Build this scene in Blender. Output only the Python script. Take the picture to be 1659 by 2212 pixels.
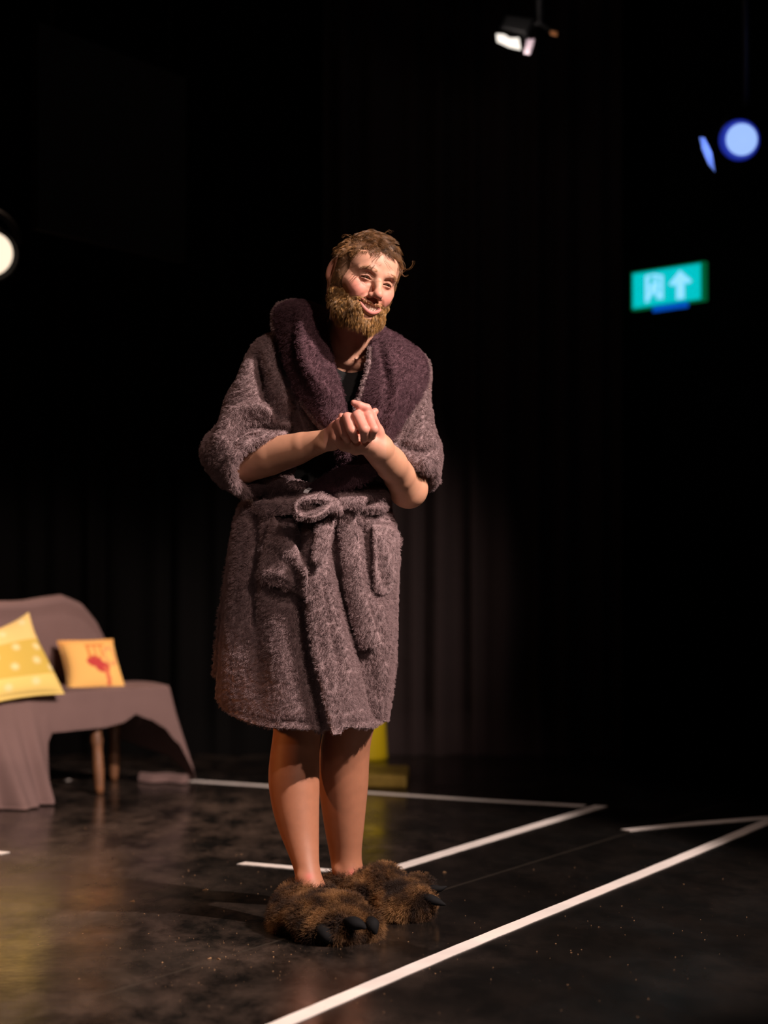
import bpy, math, random
import numpy as np
from mathutils import Vector, Matrix
from mathutils.bvhtree import BVHTree
for o in list(bpy.data.objects): bpy.data.objects.remove(o)
SC = bpy.context.scene; COL = SC.collection
# ------------------------------------------------------------------ camera
F = 4500.0; CX = 829.5; CY = 1106.0; PITCH = math.atan(74/4500.0); D0 = 5.6
CAM = np.array([0, 0, 1.0])
cd = bpy.data.cameras.new('camera'); cam = bpy.data.objects.new('camera', cd); COL.objects.link(cam)
cam.location = CAM; cam.rotation_euler = (math.pi/2+PITCH, 0, 0)
cd.sensor_fit = 'VERTICAL'; cd.sensor_height = 36; cd.sensor_width = 27; cd.lens = F*36/2212
cd.dof.use_dof = True; cd.dof.focus_distance = 5.45; cd.dof.aperture_fstop = cd.lens/1000/0.040
cd.dof.aperture_blades = 9; cd.clip_start = .05; cd.clip_end = 60
SC.camera = cam
SC.view_settings.view_transform = 'Standard'; SC.view_settings.look = 'None'
SC.view_settings.gamma = 1; SC.view_settings.use_curve_mapping = False
SC.view_settings.exposure = 0.0
wd = bpy.data.worlds.new('world'); SC.world = wd; wd.use_nodes = True
wd.node_tree.nodes['Background'].inputs[0].default_value = (.6, .5, .5, 1)
wd.node_tree.nodes['Background'].inputs[1].default_value = 0.0015
TGT = Vector((-.12, 5.6, 1.05))
def spot(name, off, energy, color, radius, angle, blend=.25, tgt=TGT):
    l = bpy.data.lights.new(name, 'SPOT'); l.energy = energy; l.color = color; l.shadow_soft_size = radius
    l.spot_size = math.radians(angle); l.spot_blend = blend
    o = bpy.data.objects.new(name, l); COL.objects.link(o)
    o.location = tgt+Vector(off); o.rotation_euler = (-Vector(off)).to_track_quat('-Z', 'Y').to_euler(); return o
# stage lanterns of the rig around the stage, plus added fill spots
spot('stage_light_key', (3.95, -2.6, 3.75), 2750, (1.0, .80, .73), .05, 38, .3)
spot('stage_light_second', (2.1, -4.0, 3.4), 420, (1.0, .72, .62), .05, 40, .4)
spot('front_fill_light', (-.7, -5.2, 1.9), 45, (1.0, .72, .66), .06, 11.5, .5, Vector((-.16, 5.6, .93)))  # unseen fill spot added for the robe front, narrowed to miss the head
spot('stage_light_amber', (-4.2, .2, 2.0), 26, (1.0, .42, .14), .08, 40)
spot('stage_light_amber_low', (-3.6, -.6, 1.6), 150, (1.0, .36, .10), .08, 11, .5, Vector((-.14, 5.6, .28)))
spot('stage_light_sofa', (3.0, -5.2, 3.7), 560, (1.0, .74, .64), .06, 22, .4, Vector((-1.35, 8.6, .5)))
spot('stage_light_floor', (-1.6, -1.0, 4.4), 430, (1.0, .74, .60), .1, 34, .7, Vector((-1.55, 6.75, 0)))
spot('upstage_fill_light', (2.6, -5.5, 3.6), 900, (1.0, .80, .70), .06, 16, 1.0, Vector((-.2, 9.7, .75)))  # unseen spot added to brighten the bin, block and curtain
spot('stage_light_back', (-1.2, 2.7, 4.4), 420, (1.0, .66, .46), .1, 52, .6, Vector((-1.0, 6.6, 0)))
# ------------------------------------------------------------------ mapping and helpers
def n3(a): return np.asarray(a, dtype=np.float64)
def W(px, py, d=0.0):
    "world point seen at photo pixel px,py at distance D0+d"
    px, py, d = np.broadcast_arrays(n3(px), n3(py), n3(d))
    u = (px-CX)/F; v = (CY-py)/F; ca, sa = math.cos(PITCH), math.sin(PITCH)
    ry = ca-v*sa; rz = sa+v*ca; t = (D0+d)/ry
    return np.stack([u*t, D0+d+0*t, 1.0+rz*t], -1)
def G(px, py):
    u = (px-CX)/F; v = (CY-py)/F; ca, sa = math.cos(PITCH), math.sin(PITCH)
    ry = ca-v*sa; rz = sa+v*ca; t = -1.0/rz
    return np.array([u*t, ry*t, 0.0])
def proj(P):
    P = n3(P)-CAM; ca, sa = math.cos(PITCH), math.sin(PITCH)
    f = P[..., 1]*ca+P[..., 2]*sa; up = -P[..., 1]*sa+P[..., 2]*ca
    return CX+F*P[..., 0]/f, CY-F*up/f
def R(rpx, d=0.0): return rpx*(D0+d)/F
def mat(name, col, rough=.6, metal=0, spec=.5, emit=None, es=1, bump=None, sheen=0, sss=0, vcol=None, var=None, coat=0):
    m = bpy.data.materials.new(name); m.use_nodes = True; nt = m.node_tree; b = nt.nodes['Principled BSDF']
    I = b.inputs
    I['Base Color'].default_value = (*col, 1); I['Roughness'].default_value = rough; I['Metallic'].default_value = metal
    I['Specular IOR Level'].default_value = spec; I['Coat Weight'].default_value = coat
    if sheen: I['Sheen Weight'].default_value = sheen; I['Sheen Roughness'].default_value = .5; I['Sheen Tint'].default_value = (*[min(1, c*1.6+.1) for c in col], 1)
    if sss: I['Subsurface Weight'].default_value = sss; I['Subsurface Radius'].default_value = (.012, .004, .002); I['Subsurface Scale'].default_value = .6
    if emit: I['Emission Color'].default_value = (*emit, 1); I['Emission Strength'].default_value = es
    tc = nt.nodes.new('ShaderNodeTexCoord')
    src = None
    if vcol:
        a = nt.nodes.new('ShaderNodeVertexColor'); a.layer_name = vcol; src = a.outputs[0]; nt.links.new(src, I['Base Color'])
    if var:   # (scale, amount)
        n = nt.nodes.new('ShaderNodeTexNoise'); n.inputs['Scale'].default_value = var[0]; n.inputs['Detail'].default_value = 4
        nt.links.new(tc.outputs['Object'], n.inputs['Vector'])
        mr = nt.nodes.new('ShaderNodeMapRange'); mr.inputs[1].default_value = .3; mr.inputs[2].default_value = .7
        mr.inputs[3].default_value = 1-var[1]; mr.inputs[4].default_value = 1+var[1]; nt.links.new(n.outputs[0], mr.inputs[0])
        mx = nt.nodes.new('ShaderNodeMix'); mx.data_type = 'RGBA'; mx.blend_type = 'MULTIPLY'; mx.inputs[0].default_value = 1
        if src: nt.links.new(src, mx.inputs[6])
        else: mx.inputs[6].default_value = (*col, 1)
        nt.links.new(mr.outputs[0], mx.inputs[7]); nt.links.new(mx.outputs[2], I['Base Color'])
    if bump:  # (scale, strength, distance)
        n = nt.nodes.new('ShaderNodeTexNoise'); n.inputs['Scale'].default_value = bump[0]; n.inputs['Detail'].default_value = 3
        nt.links.new(tc.outputs['Object'], n.inputs['Vector'])
        bp = nt.nodes.new('ShaderNodeBump'); bp.inputs['Strength'].default_value = bump[1]; bp.inputs['Distance'].default_value = bump[2]
        nt.links.new(n.outputs[0], bp.inputs['Height']); nt.links.new(bp.outputs[0], I['Normal'])
    return m
def meshobj(name, V, Fc, m, parent=None, smooth=True, cols=None):
    V = np.asarray(V, dtype=np.float32); me = bpy.data.meshes.new(name)
    if isinstance(Fc, np.ndarray):
        k = Fc.shape[1]; me.vertices.add(len(V)); me.vertices.foreach_set('co', V.ravel())
        me.loops.add(Fc.size); me.loops.foreach_set('vertex_index', Fc.astype(np.int32).ravel())
        me.polygons.add(len(Fc)); me.polygons.foreach_set('loop_start', np.arange(0, Fc.size, k, dtype=np.int32))
        me.update(calc_edges=True)
    else:
        me.from_pydata([tuple(map(float, v)) for v in V], [], [tuple(int(i) for i in f) for f in Fc])
    me.validate()
    if smooth: me.polygons.foreach_set('use_smooth', np.ones(len(me.polygons), dtype=bool))
    if cols is not None:
        a = me.color_attributes.new('Col', 'FLOAT_COLOR', 'POINT')
        c = np.ones((len(V), 4), dtype=np.float32); c[:, :3] = cols; a.data.foreach_set('color', c.ravel())
    me.materials.append(m); o = bpy.data.objects.new(name, me); COL.objects.link(o)
    if parent is not None: o.parent = parent; o.matrix_parent_inverse = PINV.get(parent.name, Matrix())
    return o
PINV = {}
def empty(name, loc, label=None, cat=None, group=None, parent=None):
    o = bpy.data.objects.new(name, None); COL.objects.link(o); o.location = loc; o.empty_display_size = .1
    PINV[o.name] = Matrix.Translation(Vector(loc)).inverted()
    tag(o, label, cat, group)
    return o
def tag(o, label=None, cat=None, group=None, kind=None):
    if label: o['label'] = label
    if cat: o['category'] = cat
    if group: o['group'] = group
    if kind: o['kind'] = kind
    return o
class MB:
    "collects boxes, tubes and grids into one mesh"
    def __init__(s): s.V = []; s.F = []; s.n = 0
    def add(s, V, Fc):
        V = n3(V).reshape(-1, 3); s.V.append(V); s.F += [tuple(int(i)+s.n for i in f) for f in Fc]; s.n += len(V); return s
    def box(s, c, size, M=None):
        h = n3(size)/2; P = n3([(x, y, z) for x in (-1, 1) for y in (-1, 1) for z in (-1, 1)])*h
        if M is not None: P = P@n3(M)[:3, :3].T
        return s.add(P+n3(c), [(0, 1, 3, 2), (4, 6, 7, 5), (0, 4, 5, 1), (2, 3, 7, 6), (0, 2, 6, 4), (1, 5, 7, 3)])
    def tube(s, pts, rad, n=12, flat=1.0, cap=True):
        P = n3(pts); r = np.broadcast_to(n3(rad), (len(P),)); T = np.gradient(P, axis=0); T /= np.linalg.norm(T, axis=1)[:, None]+1e-9
        up = np.array([0, 0, 1.0]) if abs(T[0, 2]) < .9 else np.array([1.0, 0, 0]); rings = []
        A = np.cross(T[0], up); A /= np.linalg.norm(A)
        for i in range(len(P)):
            A = A-T[i]*A.dot(T[i]); A /= np.linalg.norm(A)+1e-9; B = np.cross(T[i], A)
            a = np.arange(n)*2*math.pi/n; rings.append(P[i]+r[i]*(np.cos(a)[:, None]*A+flat*np.sin(a)[:, None]*B))
        V = np.concatenate(rings); Fc = [(i*n+j, i*n+(j+1) % n, (i+1)*n+(j+1) % n, (i+1)*n+j) for i in range(len(P)-1) for j in range(n)]
        if cap: Fc += [tuple(range(n))[::-1], tuple(range((len(P)-1)*n, len(P)*n))]
        return s.add(V, Fc)
    def build(s, name, m, parent=None, smooth=True): return meshobj(name, np.concatenate(s.V), s.F, m, parent, smooth)
def crom(P, n, closed=False):
    "Catmull-Rom resample along axis 0 to n points"
    P = n3(P); k = len(P); t = np.linspace(0, k-1, n); i = np.clip(t.astype(int), 0, k-2); f = (t-i).reshape((-1,)+(1,)*(P.ndim-1))
    g = lambda j: P[np.clip(j, 0, k-1)]
    p0, p1, p2, p3 = g(i-1), g(i), g(i+1), g(i+2)
    return .5*((2*p1)+(p2-p0)*f+(2*p0-5*p1+4*p2-p3)*f**2+(3*p1-p0-3*p2+p3)*f**3)
def gridn(Gd):
    du = np.gradient(Gd, axis=0); dv = np.gradient(Gd, axis=1); n = np.cross(du, dv); return n/(np.linalg.norm(n, axis=-1)[..., None]+1e-9)
def wob(P, freq, seed, octv=3):
    rs = np.random.RandomState(seed); out = 0; P = n3(P)
    for o in range(octv):
        for _ in range(5):
            d = rs.normal(size=3); d /= np.linalg.norm(d); out = out+np.sin(P@d*freq*(2**o)*rs.uniform(.7, 1.3)+rs.uniform(0, 6.28))/(5*1.7**o)
    return out
def slab(Gd, T, back=.5, flip=False, lump=0, lf=60, seed=1, sharp=6):
    "closed puffy sheet over a point grid (nu,nv,3)"
    nu, nv = Gd.shape[:2]; n = gridn(Gd)*(-1 if flip else 1)
    u = np.abs(np.linspace(-1, 1, nu))[:, None]; v = np.abs(np.linspace(-1, 1, nv))[None]
    pr = np.sqrt(np.clip(1-u**(sharp*2), 0, 1))*np.sqrt(np.clip(1-v**sharp, 0, 1)); pr = pr[..., None]
    L = (wob(Gd, lf, seed)*lump)[..., None] if lump else 0
    A = Gd+n*(T+L)*pr; B = Gd-n*T*back*pr
    V = np.concatenate([A.reshape(-1, 3), B.reshape(-1, 3)]); q = []; N = nu*nv
    idx = np.arange(N).reshape(nu, nv); a = idx[:-1, :-1].ravel(); b = idx[1:, :-1].ravel(); c = idx[1:, 1:].ravel(); d = idx[:-1, 1:].ravel()
    q = [np.stack([a, b, c, d], 1), np.stack([d, c, b, a], 1)+N]
    ring = np.concatenate([idx[:, 0], idx[-1, 1:], idx[::-1, -1][1:], idx[0, ::-1][1:]])
    q.append(np.stack([ring[:-1], ring[:-1]+N, ring[1:]+N, ring[1:]], 1))
    Qa = np.concatenate(q); return V, (Qa[:, ::-1].copy() if flip else Qa)
# ------------------------------------------------------------------ implicit surface modelling
class Field:
    def __init__(s, xs, ys, zs):
        s.ax = [np.asarray(a, dtype=np.float32) for a in (xs, ys, zs)]; s.v = np.full([len(a) for a in s.ax], .3, dtype=np.float32)
        s.pad = .012
    def loc(s, lo, hi, k):
        sl = []; c = []
        for i in range(3):
            a = np.searchsorted(s.ax[i], lo[i]-k-s.pad); b = np.searchsorted(s.ax[i], hi[i]+k+s.pad); sl.append(slice(a, b))
            sh = [1, 1, 1]; sh[i] = -1; c.append(s.ax[i][a:b].reshape(sh))
        return tuple(sl), c
    def op(s, sl, d, op, k):
        a = s.v[sl]
        if a.size == 0: return
        if op == 'u':
            h = np.maximum(k-np.abs(a-d), 0)/k; s.v[sl] = np.minimum(a, d)-h*h*k*.25
        else:
            d = -d; h = np.maximum(k-np.abs(a-d), 0)/k; s.v[sl] = np.maximum(a, d)+h*h*k*.25
    def cap(s, a, b, ra, rb=None, k=.01, op='u'):
        rb = ra if rb is None else rb; a = n3(a); b = n3(b); m = max(ra, rb)
        sl, (X, Y, Z) = s.loc(np.minimum(a, b)-m, np.maximum(a, b)+m, k); d = b-a; L = max(float(d@d), 1e-9)
        X, Y, Z = X-np.float32(a[0]), Y-np.float32(a[1]), Z-np.float32(a[2])
        t = np.clip((X*d[0]+Y*d[1]+Z*d[2])/L, 0, 1).astype(np.float32)
        s.op(sl, np.sqrt((X-t*d[0])**2+(Y-t*d[1])**2+(Z-t*d[2])**2)-(ra+(rb-ra)*t), op, k)
    def chain(s, P, r, k=.01, op='u'):
        for i in range(len(P)-1): s.cap(P[i], P[i+1], r[i], r[i+1], k, op)
    def ell(s, c, r, M=None, k=.01, op='u'):
        c = n3(c); r = n3(r); m = r.max() if M is not None else r
        sl, (X, Y, Z) = s.loc(c-m, c+m, k); X, Y, Z = X-np.float32(c[0]), Y-np.float32(c[1]), Z-np.float32(c[2])
        if M is not None: M = n3(M); X, Y, Z = [M[0, i]*X+M[1, i]*Y+M[2, i]*Z for i in range(3)]
        k0 = np.sqrt((X/r[0])**2+(Y/r[1])**2+(Z/r[2])**2)+1e-6; k1 = np.sqrt((X/r[0]**2)**2+(Y/r[1]**2)**2+(Z/r[2]**2)**2)+1e-6
        s.op(sl, (k0*(k0-1)/k1).astype(np.float32), op, k)
    def loft(s, st, k=.02, op='u'):
        "stations (z,cx,cy,rx,ry) from low to high"
        st = n3(sorted(map(tuple, st))); z = st[:, 0]
        lo = (np.min(st[:, 1]-st[:, 3]), np.min(st[:, 2]-st[:, 4]), z[0]); hi = (np.max(st[:, 1]+st[:, 3]), np.max(st[:, 2]+st[:, 4]), z[-1])
        sl, (X, Y, Z) = s.loc(lo, hi, k); zz = Z.ravel()
        zi = np.linspace(z[0], z[-1], 200); sm = np.stack([np.interp(zi, z, st[:, i]) for i in range(1, 5)], 1)
        w = 9; pad = np.pad(sm, ((w, w), (0, 0)), 'edge'); sm = np.stack([np.convolve(pad[:, i], np.ones(2*w+1)/(2*w+1), 'valid') for i in range(4)], 1)
        cx, cy, rx, ry = [np.interp(zz, zi, sm[:, i]).reshape(1, 1, -1).astype(np.float32) for i in range(4)]
        q = np.sqrt(((X-cx)/rx)**2+((Y-cy)/ry)**2); d = (q-1)*np.minimum(rx, ry)
        d = np.maximum(d, np.maximum(Z-z[-1], z[0]-Z)); s.op(sl, d.astype(np.float32), op, k)
    def plane(s, p, n, k=.01):
        "keep the side n points to"
        n = n3(n)/np.linalg.norm(n); X, Y, Z = np.meshgrid(*s.ax, indexing='ij', sparse=True)
        d = -((X-p[0])*n[0]+(Y-p[1])*n[1]+(Z-p[2])*n[2]).astype(np.float32)
        h = np.maximum(k-np.abs(s.v-d), 0)/k; s.v = np.maximum(s.v, d)+h*h*k*.25
    def merge(s, o, k=.01):
        h = np.maximum(k-np.abs(s.v-o.v), 0)/k; s.v = np.minimum(s.v, o.v)-h*h*k*.25
    def mesh(s):
        v = s.v; nx, ny, nz = v.shape; ins = v < 0; cnt = np.zeros((nx-1, ny-1, nz-1), dtype=np.uint8)
        for i in (0, 1):
            for j in (0, 1):
                for k in (0, 1): cnt += ins[i:nx-1+i, j:ny-1+j, k:nz-1+k]
        ids = np.flatnonzero((cnt > 0) & (cnt < 8)); del cnt; I, J, K = np.unravel_index(ids, (nx-1, ny-1, nz-1))
        C = {}; 
        for a in (0, 1):
            for b in (0, 1):
                for c in (0, 1): C[a, b, c] = v[I+a, J+b, K+c]
        P = np.zeros((len(ids), 3)); n = np.zeros(len(ids))
        for ax in range(3):
            for o1 in (0, 1):
                for o2 in (0, 1):
                    c0 = [o1, o2]; c0.insert(ax, 0); c1 = [o1, o2]; c1.insert(ax, 1); f0 = C[tuple(c0)]; f1 = C[tuple(c1)]
                    m = (f0 < 0) != (f1 < 0); t = f0[m]/(f0[m]-f1[m]); q = np.tile(np.array(c0, float), (m.sum(), 1)); q[:, ax] = t
                    P[m] += q; n[m] += 1
        P /= n[:, None]; V = np.zeros_like(P)
        for ax, id_ in enumerate((I, J, K)): A = s.ax[ax].astype(np.float64); V[:, ax] = A[id_]+P[:, ax]*(A[id_+1]-A[id_])
        look = lambda i, j, k: np.searchsorted(ids, (i*(ny-1)+j)*(nz-1)+k); Q = []
        for ax in range(3):
            sl0 = [slice(1, -1)]*3; sl1 = [slice(1, -1)]*3; sl0[ax] = slice(0, -1); sl1[ax] = slice(1, None)
            e = ins[tuple(sl0)] != ins[tuple(sl1)]; i, j, k = np.nonzero(e); off = [1, 1, 1]; off[ax] = 0; i = i+off[0]; j = j+off[1]; k = k+off[2]
            fl = ins[i, j, k]
            if ax == 0: c = [(0, 0, 0), (0, -1, 0), (0, -1, -1), (0, 0, -1)]
            elif ax == 1: c = [(0, 0, 0), (0, 0, -1), (-1, 0, -1), (-1, 0, 0)]
            else: c = [(0, 0, 0), (-1, 0, 0), (-1, -1, 0), (0, -1, 0)]
            q = np.stack([look(i+a, j+b, k+d) for a, b, d in c], 1); q[~fl] = q[~fl][:, ::-1]; Q.append(q)
        return V, np.concatenate(Q)
def vnormals(V, Q):
    a = V[Q[:, 2]]-V[Q[:, 0]]; b = V[Q[:, 3]]-V[Q[:, 1]]; n = np.cross(a, b); N = np.zeros_like(V)
    for i in range(4): np.add.at(N, Q[:, i], n)
    return N/(np.linalg.norm(N, axis=1)[:, None]+1e-12)
def relax(V, Q, it=2, f=.5):
    for _ in range(it):
        S = np.zeros_like(V); c = np.zeros(len(V))
        for i in range(4):
            for j in (1, 3): np.add.at(S, Q[:, i], V[Q[:, (i+j) % 4]]); np.add.at(c, Q[:, i], 1)
        V = V+(S/c[:, None]-V)*f
    return V
def segd(px, py, line):
    "distance in pixels to a polyline and parameter along it"
    best = np.full(px.shape, 1e9); par = np.zeros(px.shape); n = len(line)-1
    for i in range(n):
        ax_, ay = line[i][:2]; bx, by = line[i+1][:2]; dx, dy = bx-ax_, by-ay; t = np.clip(((px-ax_)*dx+(py-ay)*dy)/(dx*dx+dy*dy), 0, 1)
        d = np.hypot(px-ax_-t*dx, py-ay-t*dy); m = d < best; best[m] = d[m]; par[m] = (i+t[m])/n
    return best, par
def strokes(V, N, L):
    "raise or press folds along lines drawn over the front of a garment; (line, width px, height m)"
    px, py = proj(V); view = CAM-V; view /= np.linalg.norm(view, axis=1)[:, None]; fr = np.clip((N*view).sum(1)*1.6, 0, 1)
    disp = np.zeros(len(V))
    for line, w, h in L:
        line = crom(n3(line), 4*len(line)); m = (px > line[:, 0].min()-3*w) & (px < line[:, 0].max()+3*w) & (py > line[:, 1].min()-3*w) & (py < line[:, 1].max()+3*w)
        if not m.any(): continue
        d, t = segd(px[m], py[m], line); disp[m] += h*np.exp(-(d/w)**2)*(.45+.55*np.sin(np.pi*np.clip(t, .04, .96)))
    return V+N*(disp*fr)[:, None]
def fuzz(o, count, length, rad, m, seed=1, down=.3, rnd=.15, tip=.3, child=0, clump=0, rough=0, childrad=.01, steps=3):
    o.data.materials.append(m)
    md = o.modifiers.new('pile', 'PARTICLE_SYSTEM'); ps = o.particle_systems[-1]; s = ps.settings; ps.seed = seed
    s.type = 'HAIR'; s.use_advanced_hair = True; s.count = count; s.hair_length = 1.0; q_ = length/4.2; s.hair_step = steps; s.render_step = 3; s.display_step = 2
    s.normal_factor = q_; s.object_align_factor[2] = -q_*down; s.factor_random = q_*rnd
    s.root_radius = 1; s.tip_radius = tip; s.radius_scale = rad; s.shape = -.2; s.material = len(o.data.materials)
    s.distribution = 'RAND'; s.use_modifier_stack = True; s.emit_from = 'FACE'; s.use_even_distribution = True
    if child:
        s.child_type = 'INTERPOLATED'; s.rendered_child_count = child; s.child_percent = 1; s.clump_factor = clump; s.roughness_endpoint = rough; s.roughness_1 = rough*.5; s.roughness_1_size = .3
        s.child_length = 1; s.child_length_threshold = 0
    return s
def smoothgrid(name, V, Q, m, parent=None, cols=None): return meshobj(name, V, Q, m, parent, True, cols)
# ------------------------------------------------------------------ the room
def room_plane(name, pts, m):
    o = meshobj(name, pts, [(0, 1, 2, 3)], m, smooth=False); return tag(o, kind='structure')
m_black = mat('black_paint', (.006, .006, .006), .85, spec=.2, var=(2, .3))
def floor_material():
    m = bpy.data.materials.new('scuffed_black_dance_floor'); m.use_nodes = True; nt = m.node_tree; N = nt.nodes; L = nt.links; b = N['Principled BSDF']
    tc = N.new('ShaderNodeTexCoord')
    def noise(sc, det, rough=.6, dist=0, vec=None):
        n = N.new('ShaderNodeTexNoise'); n.inputs['Scale'].default_value = sc; n.inputs['Detail'].default_value = det; n.inputs['Roughness'].default_value = rough
        n.inputs['Distortion'].default_value = dist; L.new(vec or tc.outputs['Object'], n.inputs['Vector']); return n.outputs[0]
    def ramp(src, a, b_, ca, cb):
        r = N.new('ShaderNodeValToRGB'); r.color_ramp.elements[0].position = a; r.color_ramp.elements[1].position = b_
        r.color_ramp.elements[0].color = (*ca, 1); r.color_ramp.elements[1].color = (*cb, 1); L.new(src, r.inputs[0]); return r.outputs[0]
    def mix(f, a, b_, mode='MIX'):
        x = N.new('ShaderNodeMix'); x.data_type = 'RGBA'; x.blend_type = mode
        for i, s in ((0, f), (6, a), (7, b_)):
            if hasattr(s, 'is_linked') or hasattr(s, 'links'): L.new(s, x.inputs[i])
            elif i: x.inputs[i].default_value = (*s, 1)
            else: x.inputs[i].default_value = s
        return x.outputs[2]
    mp = N.new('ShaderNodeMapping'); mp.inputs['Scale'].default_value = (1, .5, 1); mp.inputs['Rotation'].default_value = (0, 0, .5); L.new(tc.outputs['Object'], mp.inputs[0])
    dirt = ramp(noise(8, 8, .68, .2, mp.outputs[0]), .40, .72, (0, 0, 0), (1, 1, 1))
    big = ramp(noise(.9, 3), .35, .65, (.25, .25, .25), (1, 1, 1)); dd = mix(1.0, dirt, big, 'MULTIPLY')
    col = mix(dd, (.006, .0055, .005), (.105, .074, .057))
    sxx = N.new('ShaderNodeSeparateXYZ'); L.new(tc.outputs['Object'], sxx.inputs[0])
    side_mask = N.new('ShaderNodeMapRange'); side_mask.interpolation_type = 'SMOOTHSTEP'; side_mask.inputs[1].default_value = .45; side_mask.inputs[2].default_value = -.55; side_mask.inputs[3].default_value = .10; side_mask.inputs[4].default_value = 1
    an = N.new('ShaderNodeMath'); an.operation = 'MULTIPLY_ADD'; L.new(noise(1.7, 4), an.inputs[0]); an.inputs[1].default_value = 1.2; L.new(sxx.outputs[0], an.inputs[2]); an2 = N.new('ShaderNodeMath'); an2.operation = 'SUBTRACT'; L.new(an.outputs[0], an2.inputs[0]); an2.inputs[1].default_value = .6; L.new(an2.outputs[0], side_mask.inputs[0])
    col = mix(side_mask.outputs[0], (.006, .0055, .005), col)  # brown tone kept to the left, near black towards the right
    sc_ = ramp(noise(14, 8, .75, 1.2, mp.outputs[0]), .66, .72, (0, 0, 0), (.5, .5, .5)); col = mix(sc_, col, (.09, .06, .04))
    # a seam between two rolls of floor covering
    sx = N.new('ShaderNodeSeparateXYZ'); L.new(tc.outputs['Object'], sx.inputs[0])
    p, q = G(590, 2035), G(1345, 1803); d = (q-p)/np.linalg.norm(q-p); nx, ny = -d[1], d[0]
    def math_(op, a, b_=None):
        x = N.new('ShaderNodeMath'); x.operation = op
        for i, s in ((0, a), (1, b_)):
            if s is None: continue
            if hasattr(s, 'links'): L.new(s, x.inputs[i])
            else: x.inputs[i].default_value = s
        return x.outputs[0]
    dist = math_('ABSOLUTE', math_('SUBTRACT', math_('ADD', math_('MULTIPLY', sx.outputs[0], float(nx)), math_('MULTIPLY', sx.outputs[1], float(ny))), float(nx*p[0]+ny*p[1])))
    seam = ramp(dist, .003, .006, (.55, .55, .55), (0, 0, 0)); col = mix(seam, col, (.055, .045, .035))
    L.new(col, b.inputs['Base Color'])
    rr = ramp(noise(3.2, 5, .6, .3, mp.outputs[0]), .35, .75, (.15,)*3, (.36,)*3); L.new(rr, b.inputs['Roughness'])
    b.inputs['Specular IOR Level'].default_value = .42
    bp = N.new('ShaderNodeBump'); bp.inputs['Strength'].default_value = .18; bp.inputs['Distance'].default_value = .004
    L.new(noise(9, 3), bp.inputs['Height']); L.new(bp.outputs[0], b.inputs['Normal'])
    return m
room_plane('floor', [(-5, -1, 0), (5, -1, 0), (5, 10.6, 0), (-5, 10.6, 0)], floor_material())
room_plane('ceiling', [(-5, -1, 5.2), (-5, 10.6, 5.2), (5, 10.6, 5.2), (5, -1, 5.2)], m_black)
room_plane('wall_back', [(-5, 10.6, 0), (5, 10.6, 0), (5, 10.6, 5.2), (-5, 10.6, 5.2)], m_black)
room_plane('wall_left', [(-5, -1, 0), (-5, 10.6, 0), (-5, 10.6, 5.2), (-5, -1, 5.2)], m_black)
room_plane('wall_right', [(5, 10.6, 0), (5, -1, 0), (5, -1, 5.2), (5, 10.6, 5.2)], m_black)
def curtain(x0, x1, y, z0, z1, m, label, seed, amp=.05, per=.16):
    nu = int((x1-x0)/.012); u = np.linspace(x0, x1, nu); v = np.linspace(0, 1, 24); rs = np.random.RandomState(seed)
    ph = np.cumsum(rs.uniform(.6, 1.5, nu))*2*math.pi*(u[1]-u[0])/per
    Gd = np.zeros((nu, 24, 3)); A = amp*(.6+.4*v[None]*0+.3*np.sin(ph/3.1)[:, None])*(1.15-.35*v[None])
    Gd[..., 0] = u[:, None]+.02*np.sin(ph*.5)[:, None]*(1-v)[None]; Gd[..., 1] = y+A*np.sin(ph)[:, None]; Gd[..., 2] = z0+(z1-z0)*v[None]
    V, Q = slab(Gd, .004, 1, sharp=40); o = smoothgrid('stage_curtain', V, Q, m); return tag(o, label, 'curtain')
m_cur = mat('black_velvet', (.003, .0028, .0028), .95, spec=.1); m_cur_lit = mat('lit_black_velvet', (.040, .028, .028), .95, spec=.1, sheen=.2, bump=(6, .5, .02))  # second velvet made paler for the faint light on that curtain
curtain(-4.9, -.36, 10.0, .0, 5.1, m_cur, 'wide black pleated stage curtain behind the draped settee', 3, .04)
curtain(-.30, 1.15, 10.0, .0, 5.1, m_cur_lit, 'pleated stage curtain right of the man, faint light put into its paler colour', 5, .06)
# dark hanging masking panel upper left
mb = MB(); a = W(75, 500, 2.4); b = W(395, 578, 3.36); zb = 2.22
d = (b-a); d[2] = 0; L_ = np.linalg.norm(d); ang = math.atan2(d[1], d[0]); Mx = Matrix.Rotation(ang, 3, 'Z')
mid = (a+b)/2; mb.box((mid[0], mid[1], zb+.4), (L_, .03, .8), Mx)
o = tag(mb.build('hanging_panel', mat('dark_panel', (.016, .012, .010), .8, spec=.3), smooth=False), 'dark rectangular panel hanging high in the gloom above the settee', 'panel')
for t in (.1, .9):
    q = a+d*t; MB().tube([(q[0], q[1], zb+.8), (q[0], q[1], 5.19)], .006, 6).build('suspension_cable', m_black, o)
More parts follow.
